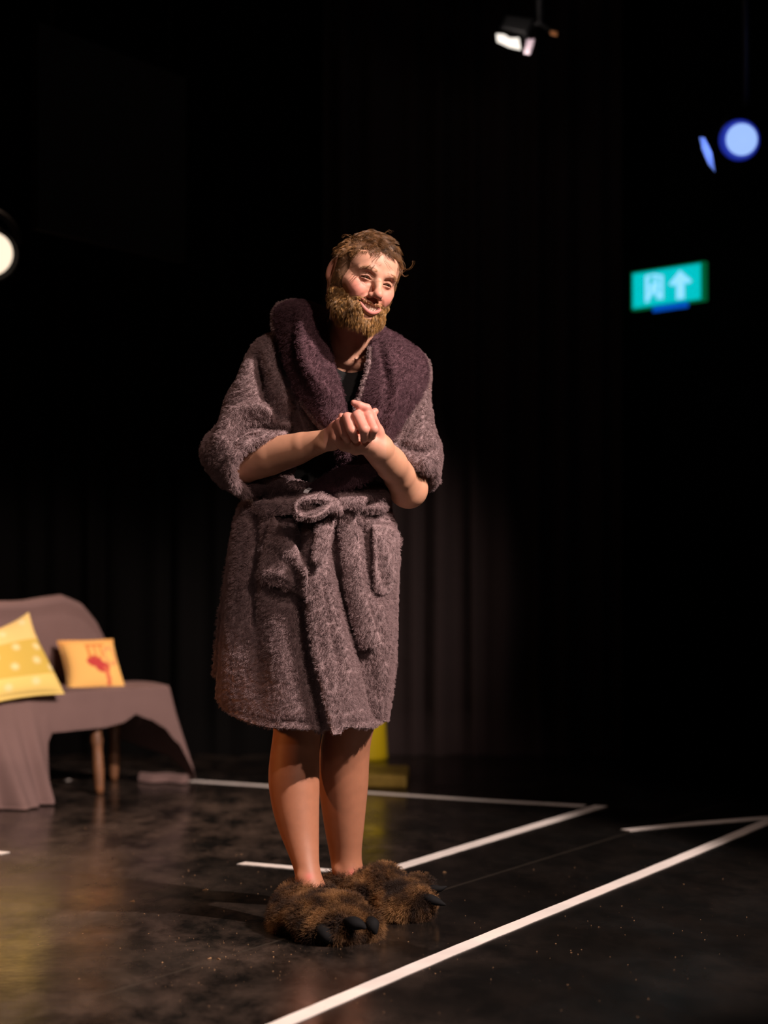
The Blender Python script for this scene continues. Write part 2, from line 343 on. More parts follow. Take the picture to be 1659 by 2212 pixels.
# ------------------------------------------------------------------ floor tape
m_tape = mat('white_gaffer_tape', (.74, .69, .64), .55, spec=.35, var=(9, .07), bump=(60, .3, .0006))
def tape(P, label, wd_=.046, seed=0):
    P = crom(n3([G(*p) for p in P]), 60) if len(P) > 2 else np.linspace(G(*P[0]), G(*P[1]), 60)
    T = np.gradient(P, axis=0); T /= np.linalg.norm(T, axis=1)[:, None]; S = np.stack([-T[:, 1], T[:, 0], T[:, 2]*0], 1)
    w_ = wd_/2*(1+.03*np.sin(np.arange(60)*1.7+seed))[:, None]; z = np.array([0, 0, .0012+.0002*seed])
    A = P+S*w_+z; B = P-S*w_+z; A2 = A-z; B2 = B-z; V = np.concatenate([A, B, A2, B2]); k = 60; Fc = []
    for i in range(k-1): Fc += [(i+k, i+1+k, i+1, i), (i, i+1, i+1+2*k, i+2*k), (i+1+k, i+k, i+3*k, i+1+3*k)]
    Fc += [(0, 2*k, 3*k, k), (k-1, 2*k-1, 4*k-1, 3*k-1)]
    return tag(meshobj('floor_tape', V, Fc, m_tape, smooth=False), label, 'tape', 'white tape lines marked out on the black floor')
tape([(412, 1687), (700, 1706), (1000, 1726), (1262, 1741)], 'white tape line running behind the man from the draped settee to a right corner', .05, 1)
tape([(1298, 1741), (1050, 1816), (840, 1880)], 'white tape line running diagonally from the far right corner to the furry slippers', .05, 2)
tape([(521, 1865), (712, 1881), (850, 1890)], 'short white tape line on the floor just behind the bare ankles', .05, 3)
tape([(1672, 1769), (1450, 1862), (1000, 2046), (560, 2233)], 'long white tape line crossing the foreground floor diagonally, nearest the camera', .047, 4)
tape([(1351, 1794), (1480, 1781), (1680, 1765)], 'white tape line at the right edge meeting the long foreground tape', .05, 5)
tape([(80, 1693), (160, 1681)], 'short piece of white tape on the floor under the draped settee', .06, 6)
tape([(-60, 1838), (11, 1844)], 'end of a white tape line entering at the left edge below the settee', .05, 7)
# crumbs and scuffs of debris on the floor
rs = np.random.RandomState(11); mb = MB(); m_crumb = mat('tan_crumbs', (.30, .17, .08), .9)
def crumb(px, py, s):
    c = G(px, py); k = rs.randint(4, 7); a = np.sort(rs.uniform(0, 6.28, k)); r = s*rs.uniform(.35, 1, k); e = rs.uniform(.3, 1); th = rs.uniform(0, 3.14)
    x, y = r*np.cos(a), r*np.sin(a)*e; X = x*math.cos(th)-y*math.sin(th); Y = x*math.sin(th)+y*math.cos(th)
    V = [(c[0]+X[i], c[1]+Y[i], .0006) for i in range(k)]+[(c[0], c[1], .0006+s*.35)]
    mb.add(V, [(i, (i+1) % k, k) for i in range(k)])
for _ in range(150): crumb(rs.normal(480, 130), rs.normal(2070, 35), rs.choice([.0015, .0025, .004], p=[.6, .3, .1]))
for _ in range(70): crumb(rs.uniform(380, 1500), rs.uniform(1990, 2200), rs.uniform(.001, .0035))
for _ in range(110): crumb(rs.uniform(800, 1620), rs.uniform(1860, 2120), rs.uniform(.001, .0035))
for _ in range(90): crumb(rs.uniform(0, 620), rs.uniform(1780, 2060), rs.uniform(.001, .0045))
for px, py, s in ((455, 2071, .010), (470, 2073, .012), (487, 2068, .007), (445, 1923, .014), (290, 1948, .016), (1232, 2135, .009), (350, 2080, .008), (590, 2068, .006), (615, 2064, .006), (700, 2178, .008), (960, 1885, .01), (1160, 2056, .006)): crumb(px, py, s)
tag(mb.build('floor_debris', m_crumb, smooth=False), 'tan crumbs and flecks scattered over the black floor', 'crumbs', kind='stuff')
# ------------------------------------------------------------------ draped settee
O_ = np.array([-1.165, 8.95, 0]); U_ = np.array([-.7071, -.7071, 0]); W_ = np.array([.7071, -.7071, 0]); Z_ = np.array([0, 0, 1.0])
def sofa(u, w, z): u, w, z = np.broadcast_arrays(n3(u), n3(w), n3(z)); return O_+u[..., None]*U_+w[..., None]*W_+z[..., None]*Z_
SH = .405; m_wood = mat('worn_brown_wood', (.16, .07, .03), .5, var=(18, .35), bump=(40, .2, .002)); m_ply = mat('dark_upholstery', (.05, .035, .03), .9)
WID = 1.2
def backh(u):
    uu = np.minimum(u, WID-u); return np.interp(uu, [-.1, 0, .034, .108, .181, .277, .371, .4645, .6], [.39, .40, .545, .672, .745, .778, .769, .758, .756])
se = empty('settee', tuple(O_+.6*U_+.2*W_), 'camelback settee on turned wooden legs, completely hidden under a grey throw', 'settee')
mb = MB(); Rz = Matrix(((U_[0], W_[0], 0), (U_[1], W_[1], 0), (0, 0, 1))); mb.box(sofa(.6, .2, SH-.06), (WID-.06, .32, .1), Rz); mb.build('seat', m_ply, se, False)
u = np.linspace(.02, WID-.02, 50); v = np.linspace(0, 1, 12); Gd = sofa(u[:, None], 0*v[None]-.0, .3+(backh(u)[:, None]-.03-.3)*v[None])
V, Q = slab(Gd, .018, 1, flip=True); smoothgrid('backrest', V, Q, m_ply, se)
for px, py, us, ws in ((222, 1733, .34, .33), (152, 1679, .62, .05), (378, 1682, .03, .05), (-200, 1760, 1.1, .33), (-60, 1700, 1.1, .03)):
    p = sofa(us, ws, 0)
    if px > 0: p = sofa(.36, .385, 0) if px == 222 else sofa(us, ws, 0)
    t = sofa(us, min(ws, .30), SH-.06)*.6+np.array([p[0], p[1], SH-.06])*.4; q = np.linspace(0, 1, 14)[:, None]; P = p+(t-p)*q
    MB().tube(P, np.interp(q.ravel(), [0, .05, .3, .55, .62, .68, 1], [.016, .019, .024, .021, .028, .022, .03]), 14).build('leg', m_wood, se)
m_throw = mat('grey_mauve_throw', (.165, .106, .097), .95, sheen=.15, spec=.1, bump=(160, .25, .001), var=(4, .08))
# the throw: over the back, the seat and hanging round front and side
nu = 150; u = np.linspace(-.01, WID+.01, nu)
prof = []
def row(w, z): prof.append(sofa(u, w, z))
hb = backh(u)
for t in np.linspace(0, 1, 8): row(-.035-0*u, .30+(hb-.02-.30)*t)
for a in np.linspace(math.pi*.85, .1, 9): row(.0+.036*math.cos(a), hb-.02+.036*np.sin(a)*np.clip((hb-.40)*8, .1, 1))
for t in np.linspace(.08, .92, 12): row(.020+.012*np.exp(-((t-.5)/.4)**2)-.006*(t < .1), hb-.02-(hb-.02-SH-.02)*t)
for t in np.linspace(0, 1, 12): row(.05+.32*t, SH+.015+.008*math.sin(t*math.pi))
Gd = np.stack(prof, 1)
Gd[..., 2] += .004*wob(Gd, 14, 4)
V1, Q1 = slab(Gd, .003, 1, sharp=60)
# hanging skirt of the throw, path round the front edge then the right end
k = 260; s = np.linspace(0, 1, k); path_u = np.where(s < .76, WID-(s/.76)*WID, 0); path_w = np.where(s < .76, .38, .38-(s-.76)/.24*.40)
drop = np.where(s < .76, np.interp(path_u, [0, .015, .05, .1, .18, .24, .33, .60, .635, .67, 1.2], [.405, .24, .165, .125, .095, .125, .14, .145, .19, .40, .405]), np.interp(.38-path_w, [0, .03, .1, .4], [.405, .37, .30, .24]))
fl_u = np.where(s < .76, np.interp(path_u, [0, .03, .12, 1.2], [-.17, -.10, -.0, 0]), -.17+.06*(s-.76)/.24); fl_w = np.where(s < .76, np.interp(path_u, [0, .1, .6, .8, 1.2], [.0, .04, .05, .22, .15]), -.03)
v = np.linspace(0, 1, 30); dz = drop[:, None]*v[None]; rel = dz/.405
wave = (.030*np.sin(path_u*38)+.014*np.sin(path_u*71+1))*np.where(s < .76, np.clip((path_u-.55)*6, .22, 1), .3)
Gd = sofa(path_u[:, None]+fl_u[:, None]*rel**1.1, path_w[:, None]+fl_w[:, None]*rel**1.2+wave[:, None]*rel+.004*np.sin(v*3)[None], SH+.015-.012*(1-np.cos(np.clip(v*6, 0, 1.57)))[None]-dz+.006*v[None]*0)
Gd[..., 2] = np.maximum(Gd[..., 2], .006)
V2, Q2 = slab(Gd, .003, 1, sharp=60)
th = tag(smoothgrid('throw', np.concatenate([V1, V2]), np.concatenate([Q1, Q2+len(V1)]), m_throw), 'grey mauve cloth throw draped over the whole settee, corners trailing to the floor', 'throw')
# a crumpled hem of the throw lying behind
P = crom(n3([G(300, 1688), G(330, 1692), G(362, 1690), G(395, 1694), G(410, 1690)])+[0, 0, .02], 30); V, Q = slab(np.stack([P+[0, .03, -.012], P+[0, 0, .012], P+[0, -.03, -.014]], 1).repeat(1, 0), .01, 1); 
smoothgrid('trailing_hem', V, Q, m_throw, th)
def pillow(c4, T, m_name, colfn, label, n=60):
    TL, TR, BR, BL = [n3(x) for x in c4]; s = np.linspace(0, 1, n); a, b = np.meshgrid(s, s, indexing='ij'); pin = .07*np.sin(np.pi*a)*np.sin(np.pi*b)
    a2 = a+(.5-a)*0; Gd = ((1-a2)*(1-b))[..., None]*TL+(a2*(1-b))[..., None]*TR+(a2*b)[..., None]*BR+((1-a2)*b)[..., None]*BL
    cen = Gd.mean((0, 1)); e = np.maximum(np.abs(2*a-1), np.abs(2*b-1)); o_ = np.minimum(np.abs(2*a-1), np.abs(2*b-1))
    Gd = Gd+(cen-Gd)*((.10*(e**4)*(1-o_**2)))[..., None]
    V, Q = slab(Gd, T, 1, flip=False, sharp=2.2, lump=.008, lf=14); cols = colfn(a, b).reshape(-1, 3); cols = np.concatenate([cols, cols])
    m = mat(m_name, (1, 1, 1), .85, vcol='Col', sheen=.1, bump=(200, .2, .0008))
    return tag(smoothgrid('cushion', V, Q, m, cols=cols), label, 'cushion', 'yellow cushions on the settee')
def col_big(a, b):
    c = np.zeros(a.shape+(3,)); c[:] = (.62, .44, .07); c[b < .34] = (.85, .60, .20); c[b > .78] = (.83, .62, .17)
    for i, (x, y) in enumerate([(.2, .12), (.55, .2), (.85, .1), (.86, .45), (.62, .42), (.35, .5), (.78, .62), (.52, .66), (.93, .72), (.25, .74), (.70, .86), (.4, .9), (.1, .4)]):
        d = np.hypot(a-x, b-y); c = c+(np.array([.85, .74, .38])-c)*np.clip(1.3-d/.045, 0, .8)[..., None]
    return c
def col_small(a, b):
    c = np.zeros(a.shape+(3,)); c[:] = (.80, .46, .12); c[(b < .18)] = (.83, .42, .10)
    m = ((np.hypot((a-.50)/.13, (b-.55)/.10) < 1) | (np.hypot((a-.62)/.12, (b-.66)/.09) < 1)); c[m] = (.45, .035, .03)
    m = (np.abs(a-.56) < .17) & (b > .22) & (b < .50) & ((np.sin(a*60) > .2) | (b < .27)); c[m] = (.62, .20, .04)
    m = (np.abs(a-.69-.15*(b-.8)) < .035) & (b > .66) & (b < .95); c[m] = (.60, .12, .05)
    m = np.abs(np.hypot((a-.80)/.10, (b-.45)/.16)-1) < .22; c[m] = (.66, .30, .10)
    return c
pillow([W(-90, 1395, 2.62), W(62, 1322, 2.72), W(140, 1499, 2.63), W(-70, 1530, 2.3)], .06, 'yellow_dotted_cotton', col_big, 'large yellow cushion with pale polka dots standing at the left edge of the settee')
pillow([W(122, 1384, 3.05), W(244, 1380, 3.15), W(274, 1494, 2.98), W(146, 1498, 2.86)], .05, 'golden_printed_cotton', col_small, 'small golden cushion with a red motif near the right end of the settee')
# ------------------------------------------------------------------ yellow tub behind the legs
g = G(797, 1646); mb = MB(); zz = np.linspace(0, .46, 24); 
rad = np.interp(zz, [0, .008, .02, .20, .44, .46], [.100, .102, .098, .088, .073, .076])
mb.tube([(g[0]-.012, g[1]+.1, z+.002) for z in zz], rad, 40); m_yel = mat('glossy_yellow_plastic', (.80, .60, .015), .35)
tag(mb.build('yellow_bin', m_yel), 'tall tapering yellow plastic bin standing behind his left calf', 'bin')
mb = MB(); p = [G(770, 1702), G(878, 1706), G(884, 1680), G(770, 1680)]; V = [tuple(q+np.array([0, 0, z])) for z in (.001, .055) for q in p]
V = n3(V)
bm_o = meshobj('patch_block', V, [(0, 3, 2, 1), (4, 5, 6, 7), (0, 1, 5, 4), (1, 2, 6, 5), (2, 3, 7, 6), (3, 0, 4, 7)], mat('mustard_patch', (.42, .29, .06), .45, var=(20, .2)), smooth=False)  # invented low block standing in for a dull yellow patch below the bin
bv = bm_o.modifiers.new('round', 'BEVEL'); bv.width = .012; bv.segments = 3
tag(bm_o, 'made-up low mustard block in place of a dull yellow patch before the bin', 'block')
# ------------------------------------------------------------------ exit sign
def quad3(P, T, name, m, parent, back=1.0):
    s = np.linspace(0, 1, 12); a, b = np.meshgrid(s, s, indexing='ij'); P = n3(P); Gd = ((1-a)*(1-b))[..., None]*P[0]+(a*(1-b))[..., None]*P[1]+(a*b)[..., None]*P[2]+((1-a)*b)[..., None]*P[3]
    V, Q = slab(Gd, T, back, sharp=30); return smoothgrid(name, V, Q, m, parent)
TLc, TRc = W(1368, 592, 4.75), W(1514, 569, 4.45); h_ = .172; dn = np.array([0, 0, -h_]); ex = (TRc-TLc); ez = dn
sg = empty('exit_sign', tuple((TLc+TRc)/2+dn), 'lit green emergency exit sign with running figure and up arrow on the right', 'sign')
def S(a, b, off=0.0):
    n = np.cross(ex, ez); n /= np.linalg.norm(n); n = n if n[1] < 0 else -n; return TLc+ex*a+ez*b+n*off
def em(name, c, s): return mat(name, (.02, .02, .02), .5, emit=c, es=s)
mb = MB(); V = [S(a, b, o) for o in (-.035, .0) for a, b in ((-.03, -.05), (1.03, -.05), (1.03, 1.05), (-.03, 1.05))]
meshobj('housing', V, [(0, 3, 2, 1), (4, 5, 6, 7), (0, 1, 5, 4), (1, 2, 6, 5), (2, 3, 7, 6), (3, 0, 4, 7)], em('dim_green_acrylic_edge', (0, .16, .05), .6), sg, False)
def flat(pts, off, name, m, parent):
    P = [S(a, b, off) for a, b in pts]+[S(a, b, off-.003) for a, b in pts]; k = len(pts)
    return meshobj(name, P, [tuple(range(k)), tuple(range(k, 2*k))[::-1]]+[(i, i+k, (i+1) % k+k, (i+1) % k) for i in range(k)], m, parent, False)
face = flat([(0, 0), (1, 0), (1, 1), (0, 1)], .004, 'sign_face', em('green_lit_acrylic', (.0, .54, .58), 1.0), sg)
m_pic = em('white_lit_pictogram', (.28, .70, 1.0), 1.15)
flat([(.66, .66), (.66, .48), (.60, .52), (.55, .46), (.71, .12), (.88, .46), (.83, .52), (.77, .46), (.77, .92), (.66, .92)], .009, 'arrow', m_pic, face)
mbp = []
def pic(pts): mbp.append(pts)
pic([(.20, .12), (.34, .10), (.34, .16), (.25, .17), (.25, .86), (.20, .88)])           # door frame
pic([(.34, .10), (.46, .18), (.46, .86), (.42, .84), (.42, .24), (.34, .18)])
a = np.linspace(0, 2*math.pi, 12, endpoint=False); pic([(.345+.03*math.cos(t), .26+.055*math.sin(t)) for t in a])
pic([(.31, .34), (.37, .32), (.40, .44), (.37, .58), (.42, .70), (.40, .84), (.36, .82), (.37, .72), (.32, .62), (.28, .74), (.22, .80), (.21, .75), (.26, .66), (.29, .50)])
pic([(.32, .36), (.35, .40), (.28, .50), (.23, .48), (.23, .43), (.27, .44)])
V = []; Fc = []
for pts in mbp:
    b0 = len(V); k = len(pts); V += [S(x, y, .010) for x, y in pts]+[S(x, y, .006) for x, y in pts]; Fc += [tuple(range(b0, b0+k)), tuple(range(b0+k, b0+2*k))[::-1]]+[(b0+i, b0+i+k, b0+(i+1) % k+k, b0+(i+1) % k) for i in range(k)]
meshobj('running_figure', V, Fc, m_pic, face, False)
flat([(.30, 1.02), (.82, 1.02), (.82, 1.19), (.30, 1.19)], .004, 'indicator_strip', em('blue_strip', (.0, .09, .62), .8), sg)
q = S(.5, 0, -.02); MB().tube([(q[0], q[1], q[2]), (q[0], q[1]+.05, q[2]+.05), (q[0], 10.59, q[2]+.05)], .012, 8).build('wall_bracket', m_black, sg)
# ------------------------------------------------------------------ stage lanterns in view
m_lan = mat('black_lantern_metal', (.02, .02, .022), .45, metal=.6)
def lantern(loc, aim, r, ln, label, lens_m, ringm=None, door=True, energy=0, color=(1, 1, 1)):
    la = empty('stage_lantern', loc, label, 'stage light'); z = Vector(aim).normalized(); q = z.to_track_quat('Z', 'Y').to_matrix()
    def T(P): return n3([list(Vector(loc)+q@Vector(p)) for p in n3(P)])
    t = np.linspace(-ln, 0, 16); mb = MB(); P = T([(0, 0, a) for a in t]); rr = r*np.interp(t/ln, [-1, -.92, -.6, -.3, 0], [.55, .72, .85, 1, 1]); mb.tube(P[:-3], rr[:-3], 28)
    # open front collar
    k = 36; ang = np.arange(k)*2*math.pi/k; rings = [(r, -.2*ln), (r*1.04, 0), (r*.97, 0), (r*.93, -.25*ln)]
    V = np.concatenate([T([(rad*math.cos(a), rad*math.sin(a), zz_) for a in ang]) for rad, zz_ in rings]); mb.add(V, [(i*k+j, i*k+(j+1) % k, (i+1)*k+(j+1) % k, (i+1)*k+j) for i in range(3) for j in range(k)])
    body = mb.build('lantern_body', m_lan, la)
    if ringm:
        V = np.concatenate([T([(rad*math.cos(a), rad*math.sin(a), zz_) for a in ang]) for rad, zz_ in ((r*1.0, -.12*ln), (r*1.06, .02), (r*.98, .02), (r*.80, -.10*ln))])
        meshobj('colour_frame', V, [(i*k+j, i*k+(j+1) % k, (i+1)*k+(j+1) % k, (i+1)*k+j) for i in range(3) for j in range(k)], ringm, la)
    V = T([(r*.84*math.cos(a)*s_, r*.84*math.sin(a)*s_, -.12*ln+.03*r*8*(1-s_*s_)) for s_ in (1, .75, .5, .25) for a in ang]+[(0, 0, -.12*ln+.24*r)])
    meshobj('lens', V, [(i*k+j, i*k+(j+1) % k, (i+1)*k+(j+1) % k, (i+1)*k+j) for i in range(3) for j in range(k)]+[(3*k+j, 3*k+(j+1) % k, 4*k) for j in range(k)], lens_m, la)
    c = Vector(loc)+q@Vector((0, 0, -ln*.5)); mb = MB(); A = []
    for t_ in np.linspace(-1.45, 1.45, 16): A.append((c[0]+1.25*r*math.sin(t_), c[1], c[2]+1.5*r*math.cos(t_)))
    mb.tube(A, .012, 8); mb.build('yoke', m_lan, la)
    MB().tube([(c[0], c[1], c[2]+1.5*r), (c[0], c[1], 5.19)], .018, 10).build('drop_pipe', m_lan, la)
    return la, T
lens_w = em('warm_white_lens', (1.0, .80, .60), 1.25); lens_b = em('pale_blue_lens', (.36, .55, 1.0), 1.0)
la, T = lantern(tuple(W(1599, 302, 2.6)), (-.40, -1, -.25), .078, .26, 'round stage lantern with glowing pale blue lens, upper right', lens_b, mat('blue_enamel_frame', (.10, .16, .9), .4))
P = n3([W(1511, 296, 2.4), W(1522, 297, 2.42), W(1538, 330, 2.45), W(1545, 372, 2.45), W(1530, 355, 2.4), W(1517, 325, 2.4)])
nrm = np.cross(P[1]-P[0], P[3]-P[0]); nrm /= np.linalg.norm(nrm); V = np.concatenate([P, P+nrm*.003])
k = 6; meshobj('barn_door', V, [tuple(range(k)), tuple(range(k, 2*k))[::-1]]+[(i, i+k, (i+1) % k+k, (i+1) % k) for i in range(k)], mat('pale_blue_metal', (.6, .7, .95), .4), la, False)
l = bpy.data.lights.new('blue_lamp', 'POINT'); l.energy = .55; l.color = (.25, .38, 1.0); l.shadow_soft_size = .03; lo = bpy.data.objects.new('blue_lamp', l); COL.objects.link(lo); lo.location = W(1572, 310, 2.38)
la, T = lantern(tuple(W(-18, 552, 3.0)), (.35, -1, -.35), .11, .30, 'stage lantern with warm white beam cut off by the left edge', lens_w)
# flood lantern at the top
loc = tuple(W(1118, 66, 3.3)); la = empty('flood_lantern', loc, 'dark flood lantern with bright white window and open shutter near the top', 'stage light')
f4 = lambda pts, d: [W(a, b, d) for a, b in pts]
quad3(f4([(1085, 34), (1160, 44), (1140, 84), (1072, 66)], 3.35), .05, 'lantern_body', m_lan, la)
P = n3(f4([(1072, 73), (1088, 74), (1101, 82), (1121, 82), (1125, 107), (1100, 101), (1074, 89)], 3.25)); V = np.concatenate([P, P+[0, .012, 0]]); k = 7
meshobj('lamp_window', V, [tuple(range(k)), tuple(range(k, 2*k))[::-1]]+[(i, i+k, (i+1) % k+k, (i+1) % k) for i in range(k)], em('white_lamp_window', (1.0, .90, .80), 1.3), la, False)
quad3(f4([(1138, 84), (1156, 84), (1145, 119), (1131, 116)], 3.24), .003, 'shutter', mat('pale_mauve_metal', (.75, .62, .75), .3, metal=.2), la)
quad3(f4([(1188, 66), (1205, 68), (1204, 79), (1188, 74)], 3.3), .006, 'gel_clip', mat('copper_clip', (.8, .35, .15), .35, metal=.5), la)
l = bpy.data.lights.new('flood_lamp', 'POINT'); l.energy = 1.2; l.color = (1, .85, .75); l.shadow_soft_size = .02; lo = bpy.data.objects.new('flood_lamp', l); COL.objects.link(lo); lo.location = W(1128, 92, 3.1)
MB().tube([tuple(W(1135, 60, 3.36)), tuple(W(1165, 48, 3.36)), tuple(W(1195, 70, 3.36))], .012, 8).build('yoke', m_lan, la)
t = W(1165, 48, 3.36); MB().tube([tuple(t), (t[0], t[1], 5.19)], .018, 8).build('drop_pipe', m_lan, la)
# ------------------------------------------------------------------ the man
HO = W(783, 603, -.10); HS = 1.06; yaw, pit, rol = math.radians(28.5), math.radians(2), math.radians(17)
fw = np.array([math.sin(yaw), -math.cos(yaw), 0]); lf = np.array([math.cos(yaw), math.sin(yaw), 0]); up = np.array([0, 0, 1.0])
fw, up = math.cos(pit)*fw-math.sin(pit)*up, math.cos(pit)*up+math.sin(pit)*fw
def rollv(v): return np.array([v[0]*math.cos(rol)+v[2]*math.sin(rol), v[1], -v[0]*math.sin(rol)+v[2]*math.cos(rol)])
HM = np.stack([rollv(lf), rollv(fw), rollv(up)], 1)
def H(x, f=None, z=None):
    p = n3(x) if f is None else n3([x, f, z]); return HO+HS*(p@HM.T)
def Hinv(P): return ((n3(P)-HO)@HM)/HS
def ax(*seg):
    out = [seg[0][0]]
    for a, b, st in seg: out += list(np.linspace(a, b, max(2, int(round((b-a)/st))+1))[1:])
    return out
B = Field(ax((-.50, -.17, .0045), (-.17, .05, .0018), (.05, .18, .0045)), ax((5.17, 5.60, .0020), (5.60, 6.0, .0055)), ax((-.01, .98, .0055), (.98, 1.90, .0020)))
# torso, neck, limbs
def row(y, cx, hw, dc, hd): c = W(cx, y, dc); return (c[2], c[0], c[1], R(hw, dc), hd)
B.loft([row(790, 752, 92, .05, .075), row(815, 752, 118, .045, .10), row(880, 745, 125, .04, .115), row(980, 725, 115, .03, .11), row(1080, 690, 110, .03, .105), row(1160, 680, 122, .03, .115), row(1270, 682, 118, .03, .11)], .03)
neck0 = W(752, 790, .035); B.cap(neck0, H(0, -.02, -.03), .066, .060, .02); B.cap(W(748, 800, .05), W(615, 800, .05), .052, .055, .05); B.cap(W(755, 800, .05), W(868, 822, .05), .050, .045, .05)
B.cap(W(764, 789, -.048), W(700, 772, -.02), .007, .006, .02); B.cap(W(775, 789, -.048), W(830, 780, -.0), .007, .006, .02)
B.cap(H(-.045, -.01, -.05), W(757, 785, -.025), .010, .008, .03)
for sh, el, w_, r in (((590, 800, .04), (520, 1002, -.10), (712, 949, -.245), (50, 46, 45, 26)), ((885, 815, .06), (880, 1052, -.01), (824, 970, -.235), (46, 42, 40, 27))):
    B.cap(W(*sh), W(*el), R(r[0]), R(r[1], el[2]), .02)
    e, q = n3(el), n3(w_); mid = e+(q-e)*.32; m2 = e+(q-e)*.7
    B.chain([W(*e), W(*mid), W(*m2), W(*q)], [R(r[2]-2, -.1), R(r[2]-4, -.13), R((r[2]+r[3])/2-4, -.2), R(r[3]-4, -.25)], .004)
B.ell(W(886, 1064, -.02), (.024, .028, .024), k=.05)
B.cap(W(560, 992, -.13), W(640, 978, -.19), .040, .027, .02)          # forearm muscle bellies

B.ell(W(700, 962, -.26), (.017, .014, .013), k=.02); B.cap(W(805, 972, -.245), W(845, 1005, -.16), .024, .030, .04)   # wrists
# hips, thighs, legs
B.cap(W(655, 1280, .0), W(643, 1540, .01), .10, .062, .03); B.cap(W(715, 1280, .04), W(752, 1540, .09), .10, .066, .03)
def leg(rows, k=.02): B.loft([(W((l+r)/2, y, d)[2], W((l+r)/2, y, d)[0], D0+d, R((r-l)/2, d), R((r-l)/2, d)*f) for y, l, r, d, f in rows], k)
leg([(1480, 585, 702, .02, 1.05), (1530, 590, 699, .015, 1.05), (1565, 592, 697, .01, 1.08), (1600, 588, 691, .005, 1.08), (1640, 582, 690, .0, 1.1), (1680, 579, 690, -.01, 1.12), (1720, 583, 690, -.02, 1.1), (1760, 591, 689, -.035, 1.08), (1800, 604, 689, -.05, 1.08), (1850, 625, 689, -.08, 1.1), (1880, 636, 690, -.10, 1.2), (1905, 640, 700, -.11, 1.3), (1945, 638, 716, -.12, 1.4)])
leg([(1480, 700, 818, .09, 1.05), (1530, 702, 814, .09, 1.05), (1565, 702, 811, .09, 1.08), (1600, 693, 801, .10, 1.1), (1650, 688, 797, .12, 1.12), (1690, 687, 796, .13, 1.1), (1750, 695, 790, .14, 1.08), (1800, 703, 785, .15, 1.08), (1845, 712, 780, .16, 1.1), (1872, 716, 783, .165, 1.2), (1895, 718, 792, .165, 1.3), (1930, 720, 800, .165, 1.4)])
B.ell(W(650, 1897, -.13), (.012, .013, .014), k=.015); B.ell(W(728, 1880, .13), (.012, .013, .014), k=.015)
B.cap(W(672, 1945, -.13), W(715, 1990, -.26), .034, .028, .03); B.cap(W(755, 1922, .165), W(850, 1950, .07), .034, .028, .03)
# ---- hands clasped in front of the chest
def hc(P, r, k): B.chain([W(*p) for p in P], [R(q, p[2]) for p, q in zip(P, r)], k)
# left hand (from the right of the picture), heel of the palm below, fingers wrapping round behind
for m, q in (((768, 972, -.265), 12), ((764, 962, -.275), 12), ((770, 948, -.275), 12), ((782, 936, -.27), 11)): hc([(822, 967, -.237), (800, 958, -.258), m], [22, 18, q], .014)
hc([(770, 972, -.265), (741, 965, -.285), (724, 946, -.295), (721, 934, -.29)], [10, 9.5, 8.2, 7], .004)
hc([(764, 962, -.275), (736, 950, -.275), (722, 926, -.27), (724, 915, -.262)], [10.5, 10, 9, 7.5], .004)
hc([(770, 948, -.275), (738, 925, -.265), (738, 900, -.262)], [10, 9, 8], .004)
hc([(824, 960, -.237), (814, 932, -.262), (804, 906, -.292)], [17, 14, 12], .010)
hc([(804, 906, -.292), (792, 882, -.318), (776, 876, -.325), (764, 870, -.325)], [11, 9.6, 9.0, 6.8], .004)
# right hand (from the left), knuckles towards the viewer
for m, q in (((733, 916, -.300), 10.5), ((750, 904, -.318), 11.5), ((771, 900, -.326), 12), ((794, 903, -.322), 11.5)): hc([(717, 947, -.250), (730, 932, -.268), m], [21, 17, q], .012)
for P, r in ((((733, 911, -.304), (743, 937, -.318), (749, 950, -.296), (752, 955, -.28)), (9.8, 9.2, 7.8, 6.8)),
             (((750, 902, -.324), (759, 929, -.346), (765, 944, -.322), (768, 950, -.295)), (11.6, 10.6, 8.8, 7.4)),
             (((772, 899, -.332), (786, 927, -.357), (788, 943, -.332), (786, 950, -.302)), (12.2, 11.2, 9.2, 7.8)),
             (((796, 902, -.326), (807, 927, -.346), (803, 942, -.322), (798, 948, -.295)), (11.2, 10.3, 8.6, 7.2))): hc(P, r, .0035)
for p in ((750, 901, -.327), (771, 898, -.336), (796, 900, -.330)): B.ell(W(*p), (.0115, .0105, .0095), k=.006)
hc([(788, 905, -.295), (800, 895, -.292), (810, 889, -.288)], [11, 9.5, 8], .004)
# ---- head
def he(c, r, k=.01, op='u', rx=0, ry=0, rz=0):
    Rl = np.array(Matrix.Rotation(rx, 3, 'X')@Matrix.Rotation(ry, 3, 'Y')@Matrix.Rotation(rz, 3, 'Z')); B.ell(H(c), n3(r)*HS, HM@Rl, k*HS, op)
def hcp(P, r, k=.01, op='u'): B.chain([H(p) for p in P], [q*HS for q in r], k*HS, op)
he((0, -.012, .030), (.076, .097, .078), .01)
he((0, .032, .034), (.064, .055, .048), .03)
he((0, .034, -.035), (.058, .052, .075), .03)
he((0, .026, -.080), (.070, .052, .038), .025)
he((0, .068, -.104), (.026, .022, .018), .03)
he((0, .066, -.066), (.041, .0315, .028), .02)
for s in (-1, 1):
    he((s*.053, .045, -.020), (.018, .022, .016), .02)
    he((s*.037, .066, -.034), (.021, .0205, .019), .016)         # apples of the cheeks
    hcp([(s*.012, .086, .018), (s*.030, .083, .022), (s*.046, .070, .017)], [.006, .0068, .006], .014)
    he((s*.031, .097, .001), (.016, .013, .010), .012, 's')
    he((s*.074, .004, -.01), (.012, .03, .06), .02)
hcp([(0, .083, .010), (0, .095, -.010), (0, .108, -.029)], [.008, .0085, .0095], .010)
he((0, .1105, -.0335), (.0120, .0125, .0105), .008)
